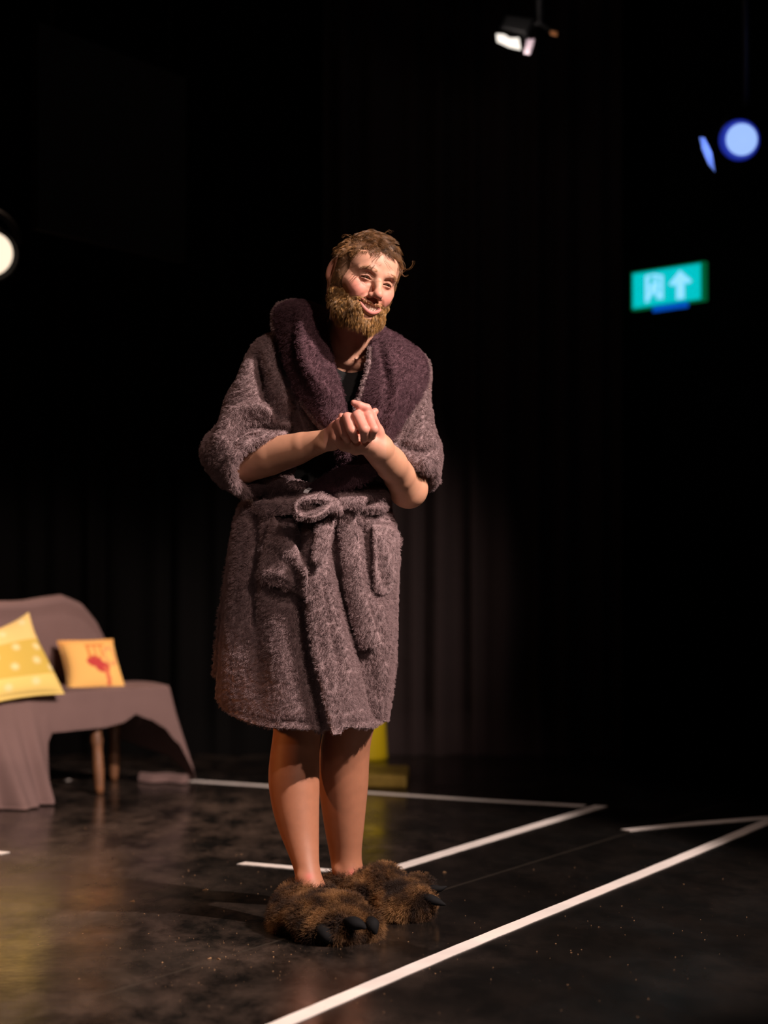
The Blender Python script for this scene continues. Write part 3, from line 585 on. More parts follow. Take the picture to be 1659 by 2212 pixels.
for s in (-1, 1):
    he((s*.0135, .099, -.039), (.0075, .010, .0075), .006); he((s*.0068, .106, -.0475), (.0040, .0055, .0035), .003, 's')
    he((s*.031, .0735, .000), (.0142, .0140, .0135), .006)       # lids over the eyeball
    hcp([(s*.019, .090, -.036), (s*.028, .090, -.048), (s*.039, .080, -.061)], [.0025, .003, .0025], .008, 's')   # smile creases
    hcp([(s*.018, .086, -.010), (s*.031, .087, -.0145), (s*.045, .078, -.009)], [.002, .0025, .0015], .007, 's')  # under the eyes
    hcp([(s*.018, .0885, .008), (s*.031, .091, .0115), (s*.046, .080, .006)], [.0015, .0018, .0015], .006, 's')   # lid fold
    for t in np.linspace(-1, 1, 9):                              # narrow opening between the lids
        he((s*(.031+.0115*t), .0875-.006*t*t-s*0, -.0010-.0012*t*t+.001*(1-t*t)), (.0025, .008, .0010+.0024*(1-t*t)), .0012, 's')
mo = np.linspace(-.0330, .0330, 17)
fr_ = lambda x: .0975-8.6*x*x
for x in mo:
    q = 1-(x/.0330)**2; u_ = -.0550-.0040*q; l_ = -.0560-.0200*q; he((x, fr_(x)-.002, (u_+l_)/2), (.0035, .018, (u_-l_)/2+.0012), .002, 's')
hcp([(x, fr_(x)+.0005, -.0560-.0200*(1-(x/.033)**2)-.0035) for x in mo[1:-1]], [.0022+.0026*(1-(x/.033)**2) for x in mo[1:-1]], .003)
hcp([(x, fr_(x)+.0005, -.0550-.0040*(1-(x/.033)**2)+.0020) for x in mo[1:-1]], [.0016+.0012*(1-(x/.033)**2) for x in mo[1:-1]], .003)
for s in (-1, 1):                                               # ears
    he((s*.0815, -.012, -.004), (.0065, .0175, .030), .006, rz=s*.45)
    he((s*.0865, -.008, -.002), (.0045, .010, .020), .004, 's', rz=s*.45); he((s*.078, -.003, -.031), (.006, .009, .010), .006)
Vb, Qb = B.mesh(); del B
Vb = relax(Vb, Qb, 2, .45); Nb = vnormals(Vb, Qb); Lh = Hinv(Vb); x, f, z = Lh.T
# skin colours: ruddy cheeks and nose, pink lips and knuckles, legs darkened for shade
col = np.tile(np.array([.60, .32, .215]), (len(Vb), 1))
def blend(c, w): 
    global col
    w = np.clip(w, 0, 1)[:, None]; col = col*(1-w)+n3(c)*w
inh = (np.abs(x) < .11) & (np.abs(f) < .14) & (z > -.15) & (z < .16)
g_ = lambda cx_, cf, cz, r: np.exp(-(((np.abs(x)-cx_)**2+(f-cf)**2+(z-cz)**2)/r**2))*inh
blend((.66, .21, .17), .75*g_(.042, .075, -.034, .026)); blend((.64, .22, .17), .7*g_(0, .112, -.038, .017)); blend((.50, .20, .15), .8*g_(.085, -.005, 0, .03))
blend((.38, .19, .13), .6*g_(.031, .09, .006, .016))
lip = inh & (f > .07) & (np.abs(x) < .033)
ql = 1-(x/.033)**2; lw = -.0560-.0200*ql; uw = -.0550-.0040*ql
blend((.54, .17, .15), .85*(lip & (z > lw-.0085*np.sqrt(np.clip(ql, 0, 1))) & (z < lw+.002)).astype(float)); blend((.48, .15, .13), .8*(lip & (z < uw+.0045) & (z > uw-.002)).astype(float))
blend((.05, .012, .012), 1.0*(lip & (z < uw-.0008) & (z > lw+.0008) & (f < fr_(x)-.003)).astype(float))
hz = np.interp(f, [-.11, -.06, -.03, -.004, .004, .030, .043, .049, .058, .072, .1], [-.075, -.070, -.040, .02, -.046, -.042, -.040, .030, .060, .071, .076])
hairm = inh & (z > hz) & ~((np.abs(x) > .0745) & (z < .035) & (f > -.04) & (f < .010))
bz = np.interp(f, [-.012, .028, .043, .056, .072, .090], [-.048, -.042, -.040, -.050, -.0535, -.048])
moust = (f > .075) & (np.abs(x) < .034) & (z < -.0475) & (z > uw+.0035)
beardm = inh & (z > -.150) & (f > -.015) & (((z < bz) & ~((f > .070) & (np.abs(x) < .0355) & (z > lw-.013*np.sqrt(np.clip(ql, 0, 1)))) & ~((np.abs(x) < .013) & (z > -.094) & (f > .07))) | moust) & ~((f > .07) & (np.abs(x) < .010) & (z > -.053)) & (z > -.115-.35*np.clip(.06-f, 0, 1)*0) & ((f > .03) | (z > -.085)) & ~((np.abs(x) > .0745) & (f < .006))
blend((.085, .045, .02), .92*hairm.astype(float)); blend((.30, .16, .075), .75*beardm.astype(float))
px, py = proj(Vb); hm = (px > 700) & (px < 830) & (py > 860) & (py < 985) & (Vb[:, 1] < 5.42) & (z < -.16)
blend((.68, .27, .22), .75*np.clip((975-py)/60, 0, 1)*hm)
blend((.37, .155, .085), .95*(py > 1500)); blend((.56, .28, .16), .5*((py > 930) & (py < 1400) & ((px < 700) | (px > 835))))  # leg skin darkened and warmed for the shade and warm light there
for a_, b_, s_ in ((668, 1893, 9), (760, 1885, 8)): blend((.62, .12, .10), .55*np.exp(-((px-a_)**2+(py-b_)**2)/s_**2))
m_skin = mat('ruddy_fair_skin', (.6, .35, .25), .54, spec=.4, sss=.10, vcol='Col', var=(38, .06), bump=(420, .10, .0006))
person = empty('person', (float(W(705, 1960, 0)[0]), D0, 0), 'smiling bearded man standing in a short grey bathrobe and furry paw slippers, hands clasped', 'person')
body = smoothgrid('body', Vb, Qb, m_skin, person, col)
# eyes and teeth
for s in (-1, 1):
    c = H(s*.031, .0725, 0); mb_v = []; k = 32; th_, ph_ = np.meshgrid(np.linspace(.001, math.pi, 24), np.arange(k)*2*math.pi/k, indexing='ij')
    g = n3(HM[:, 1])*1.0+HM[:, 0]*.05-HM[:, 2]*.10; g /= np.linalg.norm(g); a_ = np.cross(g, [0, 0, 1]); a_ /= np.linalg.norm(a_); b_ = np.cross(g, a_)
    D = np.cos(th_)[..., None]*g+np.sin(th_)[..., None]*(np.cos(ph_)[..., None]*a_+np.sin(ph_)[..., None]*b_); V = (c+D*(.0122*HS)).reshape(-1, 3); idx = np.arange(24*k).reshape(24, k)
    Q = np.stack([idx[:-1], np.roll(idx, -1, 1)[:-1], np.roll(idx, -1, 1)[1:], idx[1:]], -1).reshape(-1, 4); t = th_.ravel(); cc = np.tile([.20, .14, .12], (len(V), 1)); cc[t < .95] = (.07, .035, .02); cc[t < .20] = (.004, .004, .004)  # eye white darkened below its own colour for the shade on the eyes
    smoothgrid('eye', V, Q, bpy.data.materials.get('eyeball') or mat('eyeball', (1, 1, 1), .12, vcol='Col', coat=.15), person, cc)
a = np.linspace(-.0235, .0235, 57); b = np.linspace(0, 1, 9); tw = .0068; gap = np.abs(((a/tw+.5) % 1)-.5)  # distance from tooth centre
zt = -.0570-.0040*(1-(a/.03)**2)
Gd = np.stack([H(n3([xx, fr_(xx)-.0050-.0012*(gp > .42), zz+.001-bb*(.0135-.003*abs(xx)/.0235-.0012*(gp > .40))])) for xx, gp, zz in zip(a, gap, zt) for bb in b]).reshape(57, 9, 3)
V, Q = slab(Gd, .0012, 1, sharp=8); smoothgrid('teeth', V, Q, mat('teeth', (.78, .68, .55), .25), person)
# ------------------------------------------------------------------ hair, beard, brows as strands
def strands(name, P, r0, m, parent, tip=.25):
    N_, K_ = P.shape[:2]; T = np.gradient(P, axis=1); T /= np.linalg.norm(T, axis=2)[..., None]+1e-9; A = np.cross(T, np.array([.3, .2, .93])); A /= np.linalg.norm(A, axis=2)[..., None]+1e-9; Bv = np.cross(T, A)
    r = (np.broadcast_to(n3(r0).reshape(-1, 1), (N_, K_))*np.linspace(1, tip, K_)[None])[..., None]; ring = [P+r*(math.cos(t)*A+math.sin(t)*Bv) for t in (0, 2.094, 4.189)]
    V = np.stack(ring, 2).reshape(-1, 3); base = (np.arange(N_)[:, None]*K_+np.arange(K_-1)[None]).reshape(-1)*3; Q = []
    for j in range(3): j2 = (j+1) % 3; Q.append(np.stack([base+j, base+j2, base+3+j2, base+3+j], 1))
    return smoothgrid(name, V, np.concatenate(Q), m, parent)
def roots(mask, n, seed):
    rs = np.random.RandomState(seed); q = Qb[mask[Qb[:, 0]]]; ar = np.linalg.norm(np.cross(Vb[q[:, 2]]-Vb[q[:, 0]], Vb[q[:, 3]]-Vb[q[:, 1]]), axis=1); i = rs.choice(len(q), n, p=ar/ar.sum()); q = q[i]
    w_ = rs.dirichlet([1, 1, 1, 1], n); P = (Vb[q]*w_[..., None]).sum(1); N_ = Nb[q[:, 0]]; return Hinv(P), N_@HM, rs
def hairmat(name, c): m = mat(name, c, .33, spec=.6, var=(90, .6)); return m
def grow(P0, N0, length, flow, lift, K=8, curl=.25, cf=90, clump=.5, nclump=160, seed=1, shell=None):
    rs = np.random.RandomState(seed); n = len(P0); cid = rs.choice(n, min(nclump, n), replace=False); d = ((P0[:, None]-P0[cid][None])**2).sum(2); cl = d.argmin(1); rc = P0[cid][cl]
    P = np.zeros((n, K, 3)); P[:, 0] = P0-N0*.001; st = (length/(K-1))[:, None]; D = N0.copy(); ph = rs.uniform(0, 6.28, (len(cid), 3))[cl]; am = rs.uniform(.5, 1.4, len(cid))[cl][:, None]
    for k in range(1, K):
        t = k/(K-1); fl = flow(P[:, k-1], N0); l_ = lift*(1-t)**1.3; cu = np.sin(ph+t*cf/10+rc*cf)*curl*am; want = fl+N0*n3(l_).reshape(-1, 1)+cu+rs.normal(size=(n, 3))*.05; want /= np.linalg.norm(want, axis=1)[:, None]+1e-9
        D = D*.35+want*.65; D /= np.linalg.norm(D, axis=1)[:, None]; P[:, k] = P[:, k-1]+D*st
        if shell is not None:
            c, r = shell; q = (P[:, k]-c)/r; m_ = np.linalg.norm(q, axis=1); ins = m_ < 1; P[ins, k] = c+(q[ins]/m_[ins][:, None])*r
    tgt = np.zeros_like(P); lead = cid[cl]; off = P0-P0[lead]; w_ = (clump*np.linspace(0, 1, K)**1.2)[None, :, None]; tgt = P[lead]+off[:, None]*.25; P = P*(1-w_)+tgt*w_
    return P
def topflow(P, N0):
    x, f, z = P.T; t = np.clip((z-.045)/.06, 0, 1)[:, None]; top = np.stack([.8+0*x, .12+0*x, .05-np.clip(x-.02, 0, 1)*14], 1); sd = np.stack([0*x, -.25+0*x, -1+0*x], 1); v = top*t+sd*(1-t)
    v = v-N0*(v*N0).sum(1)[:, None]*.7; return v/(np.linalg.norm(v, axis=1)[:, None]+1e-9)
P0, N0, rs = roots(hairm, 15000, 5); tz = np.clip((P0[:, 2]-.03)/.06, 0, 1); fr2 = np.clip((P0[:, 1])/.07, 0, 1)
ln = (.011+.036*tz)*rs.uniform(.7, 1.15, len(P0)); sh = (np.array([0, -.010, .032]), np.array([.0775, .099, .080]))
Ph = grow(P0, N0, ln, topflow, .35+.35*tz, 10, .75, 110, .55, 320, 3, sh)
m_hair = hairmat('light_brown_hair', (.20, .10, .038)); 
# loose curls over the brow and at the side
cur = []; rs = np.random.RandomState(8)
def curlp(px0, py0, L): cur.append(L)
for base, pts in (((0), [(822, 545, -.23), (812, 556, -.235), (803, 566, -.238), (812, 573, -.24), (826, 570, -.235)]), (0, [(838, 548, -.22), (832, 562, -.228), (840, 575, -.225), (848, 588, -.21)]), (0, [(830, 546, -.225), (815, 560, -.236), (806, 575, -.24)]), (0, [(808, 543, -.22), (795, 546, -.23), (778, 545, -.225), (765, 538, -.2)]),
                  (0, [(858, 565, -.13), (868, 578, -.14), (880, 582, -.15), (890, 570, -.15), (889, 563, -.15)]), (0, [(856, 560, -.14), (866, 585, -.15), (874, 595, -.15), (880, 592, -.15)]), (0, [(856, 572, -.14), (863, 590, -.15), (860, 603, -.15)]), (0, [(850, 540, -.12), (862, 560, -.13), (872, 573, -.13), (872, 588, -.13), (865, 592, -.13)]),
                  (0, [(830, 505, -.1), (838, 498, -.1), (846, 503, -.1)]), (0, [(790, 502, -.1), (800, 496, -.1), (815, 500, -.1)]), (0, [(760, 512, -.1), (748, 508, -.1), (738, 514, -.1)])):
    for j in range(5):
        q = crom(n3([W(*p) for p in pts]), 10); cur.append(q+rs.normal(size=3)*.0016+np.cumsum(rs.normal(size=(10, 3))*.0006, 0))
strands('hair', np.concatenate([H(Ph.reshape(-1, 3)).reshape(Ph.shape), np.stack(cur)]), .00040, m_hair, person)
def beardflow(P, N0):
    x, f, z = P.T; v = np.stack([x*2.0, .15+0*x, -1+0*x], 1); v = v-N0*(v*N0).sum(1)[:, None]*.45; return v/(np.linalg.norm(v, axis=1)[:, None]+1e-9)
P0, N0, rs = roots(beardm & (z < .02), 15000, 6); x_, f_, z_ = P0.T; chin = np.clip((-.06-z_)/.05, 0, 1); mst = (f_ > .07) & (z_ > -.060)
ln = np.where(mst, .0090, .0125+.012*chin+.004*np.clip((.055-f_)/.03, 0, 1)*(z_ < -.06))*rs.uniform(.7, 1.2, len(P0)); ln[(f_ < .02)] *= .8
Pb_ = grow(P0, N0, ln, beardflow, np.where(mst, .3, 1.0+.0*chin), 6, .45, 260, .35, 900, 4)
strands('beard', H(Pb_.reshape(-1, 3)).reshape(Pb_.shape), .00034, hairmat('golden_brown_beard', (.42, .235, .08)), person)
brow = inh & (f > .055) & (np.abs(x) > .012) & (np.abs(x) < .050) & (np.abs(z-(.0225-.10*np.clip(np.abs(x)-.036, 0, 1)*4+.06*np.clip(np.abs(x)-.012, 0, .024))) < .0042)
for sd_ in (-1, 1):
  P0, N0, rs = roots(brow & (x*sd_ > 0), 190, 7); sx_ = np.sign(P0[:, 0])
  Pw = grow(P0, N0, np.full(len(P0), .0075), lambda P, N: np.stack([sx_*.9, -.25+0*sx_, .25-8*np.clip(np.abs(P[:, 0])-.03, 0, 1)], 1), .2, 4, .1, 50, .1, 40, 5)
  strands('eyebrow', H(Pw.reshape(-1, 3)).reshape(Pw.shape), .00026, bpy.data.materials.get('fair_brown_brow') or hairmat('fair_brown_brow', (.40, .22, .10)), person)
# ------------------------------------------------------------------ tank top
T_ = Field(np.arange(-.32, .16, .005), np.arange(5.40, 5.85, .005), np.arange(.98, 1.56, .005))
T_.loft([row(790, 752, 96, .05, .082), row(815, 752, 122, .045, .108), row(880, 745, 129, .04, .123), row(980, 725, 119, .03, .118), row(1080, 690, 114, .03, .113), row(1160, 680, 126, .03, .123)], .01)
T_.cap(W(700, 790, .05), W(690, 850, .03), .05, .06, .03); T_.cap(W(805, 790, .05), W(810, 850, .03), .05, .06, .03)
T_.cap(W(757, 745, -.25), W(757, 775, .2), .045, .036, .008, 's'); T_.ell(W(758, 762, -.06), (.056, .2, .052), None, .008, 's')
V, Q = T_.mesh(); V = relax(V, Q, 2); smoothgrid('tank_top', V, Q, mat('black_jersey', (.009, .010, .010), .8, spec=.25, bump=(500, .2, .0004)), person)
# ------------------------------------------------------------------ bathrobe
robe_c = (.265, .190, .192); m_robe = mat('grey_mauve_fleece', robe_c, .95, spec=.12, sheen=.25, var=(30, .16), bump=(330, .9, .003))
m_pile = mat('grey_mauve_pile', tuple(c*1.12 for c in robe_c), .95, spec=.03, sheen=.15, var=(45, .14))
m_coll = mat('plum_plush', (.090, .048, .058), .95, spec=.1, sheen=.25, var=(26, .2), bump=(330, .9, .003)); m_cpile = mat('plum_pile', (.105, .056, .070), .95, spec=.04, sheen=.3, var=(40, .25))
axx = (np.arange(-.50, .20, .0046), np.arange(5.30, 5.95, .0046), np.arange(.98, 1.68, .0046))
def sleeve(P, r, pl, keep, cav, cr, rim, rr, extra=()):
    S_ = Field(*axx); S_.chain([W(*p) for p in P], [R(q, p[2]) for p, q in zip(P, r)], .02)
    for p, q in extra: S_.ell(W(*p), q, k=.03)
    a, b, c = [W(*p) for p in pl]; n = np.cross(b-a, c-a); n /= np.linalg.norm(n); n = n if (W(*keep)-a)@n > 0 else -n
    S_.plane(a, n, .008); S_.chain([W(*p) for p in cav], [R(q) for q in cr], .01, 's'); S_.chain([W(*p) for p in rim], [R(rr)]*len(rim), .010); return S_
sL = sleeve([(592, 792, .03), (562, 880, -.03), (530, 970, -.08), (522, 990, -.09)], [63, 67, 70, 70], [(602, 946, -.165), (497, 1008, -.195), (532, 1068, -.10)], (500, 900, -.0), [(522, 985, -.09), (540, 995, -.12), (640, 975, -.25)], [52, 54, 60],
            [(604, 944, -.150), (575, 946, -.175), (535, 960, -.192), (506, 985, -.198), (496, 1012, -.190), (504, 1045, -.165), (528, 1062, -.115), (556, 1056, -.07)], 11, [((478, 975, -.06), (.05, .06, .05))])
sR = sleeve([(868, 812, .04), (872, 900, .02), (888, 978, .01), (893, 1004, .01)], [57, 57, 60, 56], [(852, 968, -.07), (915, 1014, -.07), (942, 1052, .03)], (920, 900, .02), [(888, 1000, .01), (880, 1040, -.02), (850, 1060, -.1)], [43, 46, 60],
            [(850, 968, -.062), (880, 984, -.075), (912, 1008, -.068), (938, 1012, -.03), (941, 1036, .02), (922, 1052, .05)], 10)
Bd = Field(*axx)
Bd.loft([row(760, 750, 100, .05, .08), row(790, 750, 145, .045, .10), row(830, 745, 158, .035, .125), row(900, 740, 145, .025, .142), row(980, 722, 138, .015, .15), row(1040, 706, 136, .01, .155), row(1080, 694, 142, .01, .165), row(1098, 690, 145, .01, .165), row(1108, 688, 138, .01, .155)], .02)
Bd.cap(W(700, 735, .06), W(596, 770, .05), .045, .055, .04); Bd.cap(W(800, 745, .06), W(880, 795, .05), .045, .05, .04)
Bd.cap(W(720, 720, .10), W(790, 725, .10), .05, .05, .04)
Bd.merge(sL, .03); Bd.merge(sR, .03)
Bd.cap(W(745, 690, -.02), W(752, 800, -.04), .068, .074, .01, 's')
V, Q = Bd.mesh(); V = relax(V, Q, 3); N_ = vnormals(V, Q)
ST = [([(556, 772), (568, 825), (580, 865), (598, 900)], 10, -.040), ([(572, 785), (602, 845), (622, 895), (612, 935)], 16, .018), ([(482, 940), (510, 905), (548, 886), (580, 892), (602, 915)], 13, .024), ([(500, 948), (528, 926), (565, 918), (602, 930)], 7, -.022),
      ([(612, 735), (613, 800), (624, 870), (630, 930)], 6, -.014), ([(636, 800), (648, 870), (668, 945)], 7, .012), ([(655, 860), (672, 910), (690, 950)], 10, -.03), ([(560, 770), (540, 790), (522, 830)], 14, .006), ([(452, 985), (470, 960), (500, 950)], 12, .010), ([(470, 1010), (478, 1035), (505, 1055)], 6, -.008),
      ([(690, 1072), (750, 1064), (835, 1072)], 11, .024), ([(690, 1052), (760, 1048), (825, 1046)], 6, -.022), ([(650, 1050), (712, 1034), (790, 1002)], 12, .020), ([(780, 1094), (838, 1090)], 11, .020), ([(560, 1050), (610, 1040), (660, 1050)], 12, .014), ([(570, 1068), (640, 1062)], 7, -.018), ([(540, 1078), (580, 1085)], 8, -.01),
      ([(918, 835), (902, 900), (868, 955)], 7, -.012), ([(880, 880), (850, 940), (835, 975)], 7, -.012), ([(868, 962), (905, 972), (938, 968)], 7, -.012), ([(880, 992), (915, 1000), (950, 990)], 10, .012), ([(600, 965), (640, 950), (660, 955)], 8, -.015)]
V = strokes(V, N_, [(l_, w_, h_*1.5) for l_, w_, h_ in ST]); V = V+N_*(wob(V, 24, 9)*.0035)[:, None]
# open the front between the lapels
px, py = proj(V); inner = [(700, 735), (722, 790), (738, 880), (700, 950), (650, 985), (636, 1032), (690, 1046), (785, 1018), (800, 970), (785, 880), (797, 790), (800, 735)]
def inpoly(px, py, poly):
    c = np.zeros(px.shape, bool); j = len(poly)-1
    for i in range(len(poly)):
        xi, yi = poly[i]; xj, yj = poly[j]; c ^= ((yi > py) != (yj > py)) & (px < (xj-xi)*(py-yi)/(yj-yi+1e-9)+xi); j = i
    return c
opn = inpoly(px, py, inner) & (V[:, 1] < D0-.03) ; Q = Q[~opn[Q].any(1)]
# skirt of the robe, one wrapped sheet
rows_y = [1085, 1100, 1140, 1200, 1280, 1350, 1400, 1450, 1500, 1570]; LL = [532, 522, 512, 502, 494, 488, 484, 480, 477, 474]; RR = [832, 838, 848, 853, 850, 850, 849, 845, 838, 829]
nz_, nt = 130, 420; ys = np.linspace(0, 1, nz_); s_ = np.linspace(0, 1, nt); ex_y = [1085, 1120, 1200, 1290, 1400, 1480, 1560]; ex_x = [652, 656, 662, 668, 681, 697, 712]
s2, t2 = np.meshgrid(s_, ys, indexing='ij')
def yrow(t, hem): return 1085+(hem-1085)*t
def xedge(y): return np.interp(y, ex_y, ex_x)
cxm = lambda y: (np.interp(y, rows_y, LL)+np.interp(y, rows_y, RR))/2
hwm = lambda y: (np.interp(y, rows_y, RR)-np.interp(y, rows_y, LL))/2
phi_e0 = math.asin((690-652)/180*-1*.5)
def skirt_pt(s, t):
    y0 = 1085+470*t; pe = np.arcsin(np.clip((xedge(y0)-cxm(y0))/hwm(y0), -1, 1)); phi = pe+s*(2*math.pi+.33); ph = (phi+math.pi) % (2*math.pi)-math.pi; fx = np.sin(ph); front = np.cos(ph)
    xi = cxm(1500)+hwm(1500)*fx; he_f = np.interp(xi, [474, 490, 520, 560, 600, 690, 712, 740, 780, 815, 832], [1500, 1528, 1540, 1552, 1560, 1563, 1562, 1556, 1562, 1567, 1556])
    he = np.where(front > 0, he_f, np.interp(fx, [-1, 1], [1500, 1556])); he = np.where(s < .015, 1570, he)
    y = 1085+(he-1085)*t; hw = hwm(y); dcen = .02; z = W(cxm(y), y, dcen)[..., 2]; a = R(hw, dcen); b = .150+.035*t
    lay = .042*np.exp(-(s/.055)**2)+.006-.016*np.clip((s-.93)/.05, 0, 1)-.006*np.clip((.93-s)/.3, 0, 1); lay = lay*np.clip(t*4+.3, 0, 1)+.008*np.exp(-(s/.012)**2)*t
    pl = .007*np.sin(phi*9+1.3)*np.clip(1-t*1.2, 0, 1)+.010*np.sin(phi*5+2*t)*t*(front < .2)
    hemr = .006*np.exp(-((1-t)/.012)**2)-.004*np.exp(-((1-t-.035)/.012)**2)
    ra = 1+(lay*0)/a; X = W(cxm(y), y, dcen)[..., 0]+(a*1.0)*np.sin(phi)+(lay+pl+hemr)*np.sin(phi)*np.where(np.abs(fx) > .8, .2, 1); Y = D0+dcen-(b+lay+pl+hemr)*np.cos(phi); return np.stack([X, Y, z+0*X], -1)
Gs = skirt_pt(s2, t2); Ns = gridn(Gs); Ns = Ns*np.sign(((Gs-Gs.mean((0, 1)))*Ns).sum())
SK = [([(648, 1250), (655, 1330), (668, 1430), (686, 1510), (696, 1575)], 10, -.030), ([(555, 1095), (553, 1200), (547, 1290), (545, 1345)], 8, -.026), ([(527, 1100), (518, 1250), (505, 1400), (495, 1500)], 15, .014), ([(548, 1320), (556, 1400), (565, 1490)], 24, -.010), ([(600, 1330), (610, 1420), (620, 1520)], 30, .008),
      ([(716, 1130), (728, 1220), (752, 1310), (775, 1390), (795, 1480), (808, 1545)], 12, -.030), ([(696, 1230), (715, 1320), (738, 1420), (752, 1540)], 12, .012), ([(675, 1150), (690, 1300), (715, 1440), (732, 1550)], 8, .006), ([(810, 1300), (832, 1400), (822, 1530)], 16, .012),
      ([(770, 1330), (800, 1420), (815, 1500)], 8, -.012), ([(645, 1120), (650, 1160), (648, 1200)], 16, -.030), ([(780, 1110), (790, 1180), (800, 1250), (812, 1300)], 7, -.012), ([(765, 1110), (790, 1130)], 9, .010), ([(575, 1100), (585, 1110)], 8, .01), ([(610, 1095), (618, 1110)], 8, -.01)]
gs = strokes(Gs.reshape(-1, 3), Ns.reshape(-1, 3), [(l_, w_, h_*1.35) for l_, w_, h_ in SK]); gs = gs+Ns.reshape(-1, 3)*(wob(gs, 22, 19)*.003)[:, None]; Gs = gs.reshape(Gs.shape)
Vs, Qs = slab(Gs, .006, 1, flip=(Ns[100, 50]@gridn(Gs)[100, 50] < 0), sharp=60)
# rear panel standing out on the left
P = []
for y, l, r, d in ((1100, 520, 560, .06), (1180, 500, 545, .08), (1280, 482, 530, .10), (1370, 469, 525, .11), (1445, 461, 520, .12), (1459, 461, 520, .125)): P.append([W(l, y, d), W((l+r)/2, y+2, d-.02), W(r, y+6, d-.01)])
Gd = crom(n3(P), 50); Gd = np.swapaxes(crom(np.swapaxes(Gd, 0, 1), 16), 0, 1); Vr, Qr = slab(Gd, .009, 1, sharp=12, lump=.003)
allV = np.concatenate([V, Vs, Vr]); allQ = np.concatenate([Q, Qs+len(V), Qr+len(V)+len(Vs)])
robe = smoothgrid('bathrobe', allV, allQ, m_robe, person)
robe['label'] = 'thigh length grey mauve fleece robe with rolled sleeves'
fuzz(robe, 52000, .0078, .00060, m_pile, 3, .35, .45, .35, child=10, clump=.30, rough=.004)
bvh = BVHTree.FromPolygons([tuple(v) for v in allV], [tuple(int(i) for i in q) for q in allQ])
def hit(px, py, dflt=None):
    o = Vector(CAM); d = (Vector(W(px, py, 0))-o).normalized(); h = bvh.ray_cast(o, d)
    return h[0].y-D0 if h[0] is not None else dflt
def drape(pts, off, n=40, sm=5):
    "centre line over the cloth: px list -> world points lifted by off"
    q = crom(n3(pts)[:, :2], n); d = []; last = -.14
    for p in q: h = hit(p[0], p[1], last); last = h; d.append(h)
    d = np.minimum.accumulate(d) if False else np.array(d); d = np.convolve(np.pad(d, (sm, sm), 'edge'), np.ones(2*sm+1)/(2*sm+1), 'valid'); return q, d-off
def ribbon(pts, wid, off, T, name, m, parent, n=60, cup=.006, twist=0, obj=True, lump=.002):
    q, d = drape(pts, off, n); w_ = np.interp(np.linspace(0, 1, n), np.linspace(0, 1, len(wid)), wid)/2; tg = np.gradient(q, axis=0); tg /= np.linalg.norm(tg, axis=1)[:, None]; sd = np.stack([-tg[:, 1], tg[:, 0]], 1)
    G_ = []
    for v in np.linspace(-1, 1, 9): p = q+sd*(w_*v)[:, None]; G_.append(W(p[:, 0], p[:, 1], d+cup*v*v+twist*v*np.linspace(0, 1, n)))
    Gd = np.stack(G_, 1); nn = gridn(Gd); V, Q = slab(Gd, T, .8, flip=nn[n//2, 4, 1] > 0, sharp=4, lump=lump, lf=70); return (V, Q)
def join(parts):
    V = []; Q = []; n = 0
    for v, q in parts: V.append(v); Q.append(q+n); n += len(v)
    return np.concatenate(V), np.concatenate(Q)
# collar: shawl of the laid back hood
CS = [[(772, 992, -.160), (752, 1000, -.168), (730, 1006, -.155)], [(754, 925, -.168), (738, 936, -.182), (716, 944, -.165)], [(744, 878, -.160), (706, 890, -.190), (672, 892, -.150)], [(729, 820, -.128), (684, 828, -.180), (637, 832, -.120)], [(713, 765, -.090), (668, 768, -.150), (614, 770, -.070)],
      [(704, 715, -.045), (655, 712, -.105), (601, 714, -.015)], [(699, 686, .00), (650, 664, -.030), (600, 672, .05)], [(712, 690, .06), (680, 672, .08), (640, 668, .16)], [(752, 705, .10), (752, 712, .15), (752, 745, .22)], [(792, 712, .07), (812, 716, .11), (835, 740, .17)],
      [(801, 728, .0), (842, 728, .01), (878, 752, .08)], [(800, 752, -.06), (856, 752, -.06), (914, 776, .01)], [(794, 795, -.105), (855, 802, -.135), (921, 814, -.035)], [(782, 835, -.140), (845, 848, -.180), (904, 858, -.085)], [(772, 873, -.155), (828, 893, -.192), (870, 908, -.140)],
      [(774, 925, -.168), (812, 944, -.192), (840, 955, -.160)], [(792, 968, -.168), (806, 980, -.18), (820, 990, -.162)], [(768, 1000, -.172), (784, 1016, -.190), (802, 1030, -.175)], [(722, 1018, -.172), (735, 1038, -.192), (752, 1054, -.178)], [(664, 1052, -.160), (676, 1066, -.178), (690, 1080, -.165)]]
Gd = crom(n3([[W(*p) for p in r_] for r_ in CS]), 180); Gd = np.swapaxes(crom(np.swapaxes(Gd, 0, 1), 30), 0, 1)
nn = gridn(Gd); V, Q = slab(Gd, .013, 1, flip=nn[20, 15, 1] > 0, sharp=8, lump=.003, lf=40); N_ = vnormals(V, Q)
V = strokes(V, N_, [([(655, 680), (650, 740), (668, 800), (705, 845), (730, 870)], 10, .014), ([(632, 690), (634, 750), (655, 820), (690, 880)], 10, -.012), ([(835, 740), (850, 800), (855, 860), (835, 930)], 7, .009), ([(822, 745), (835, 800), (840, 860), (825, 920)], 9, -.010), ([(690, 700), (700, 760), (725, 820)], 12, -.006)])
collar = smoothgrid('collar', V, Q, m_coll, robe); collar['label'] = 'wide plum plush shawl collar'; fuzz(collar, 7000, .0075, .00058, m_cpile, 4, .35, .45, .35, child=9, clump=.4, rough=.004)
def trim(pts, r, off):
    P = crom(n3([W(*p) for p in pts]), 50); mb = MB(); mb.tube(P, r*(1+.15*np.sin(np.arange(50)*1.9)), 10); o = mb.build('collar_edging', m_robe, robe); fuzz(o, 260, .006, .0006, m_pile, 6, .3, .4, .35, child=8, clump=.4, rough=.003)
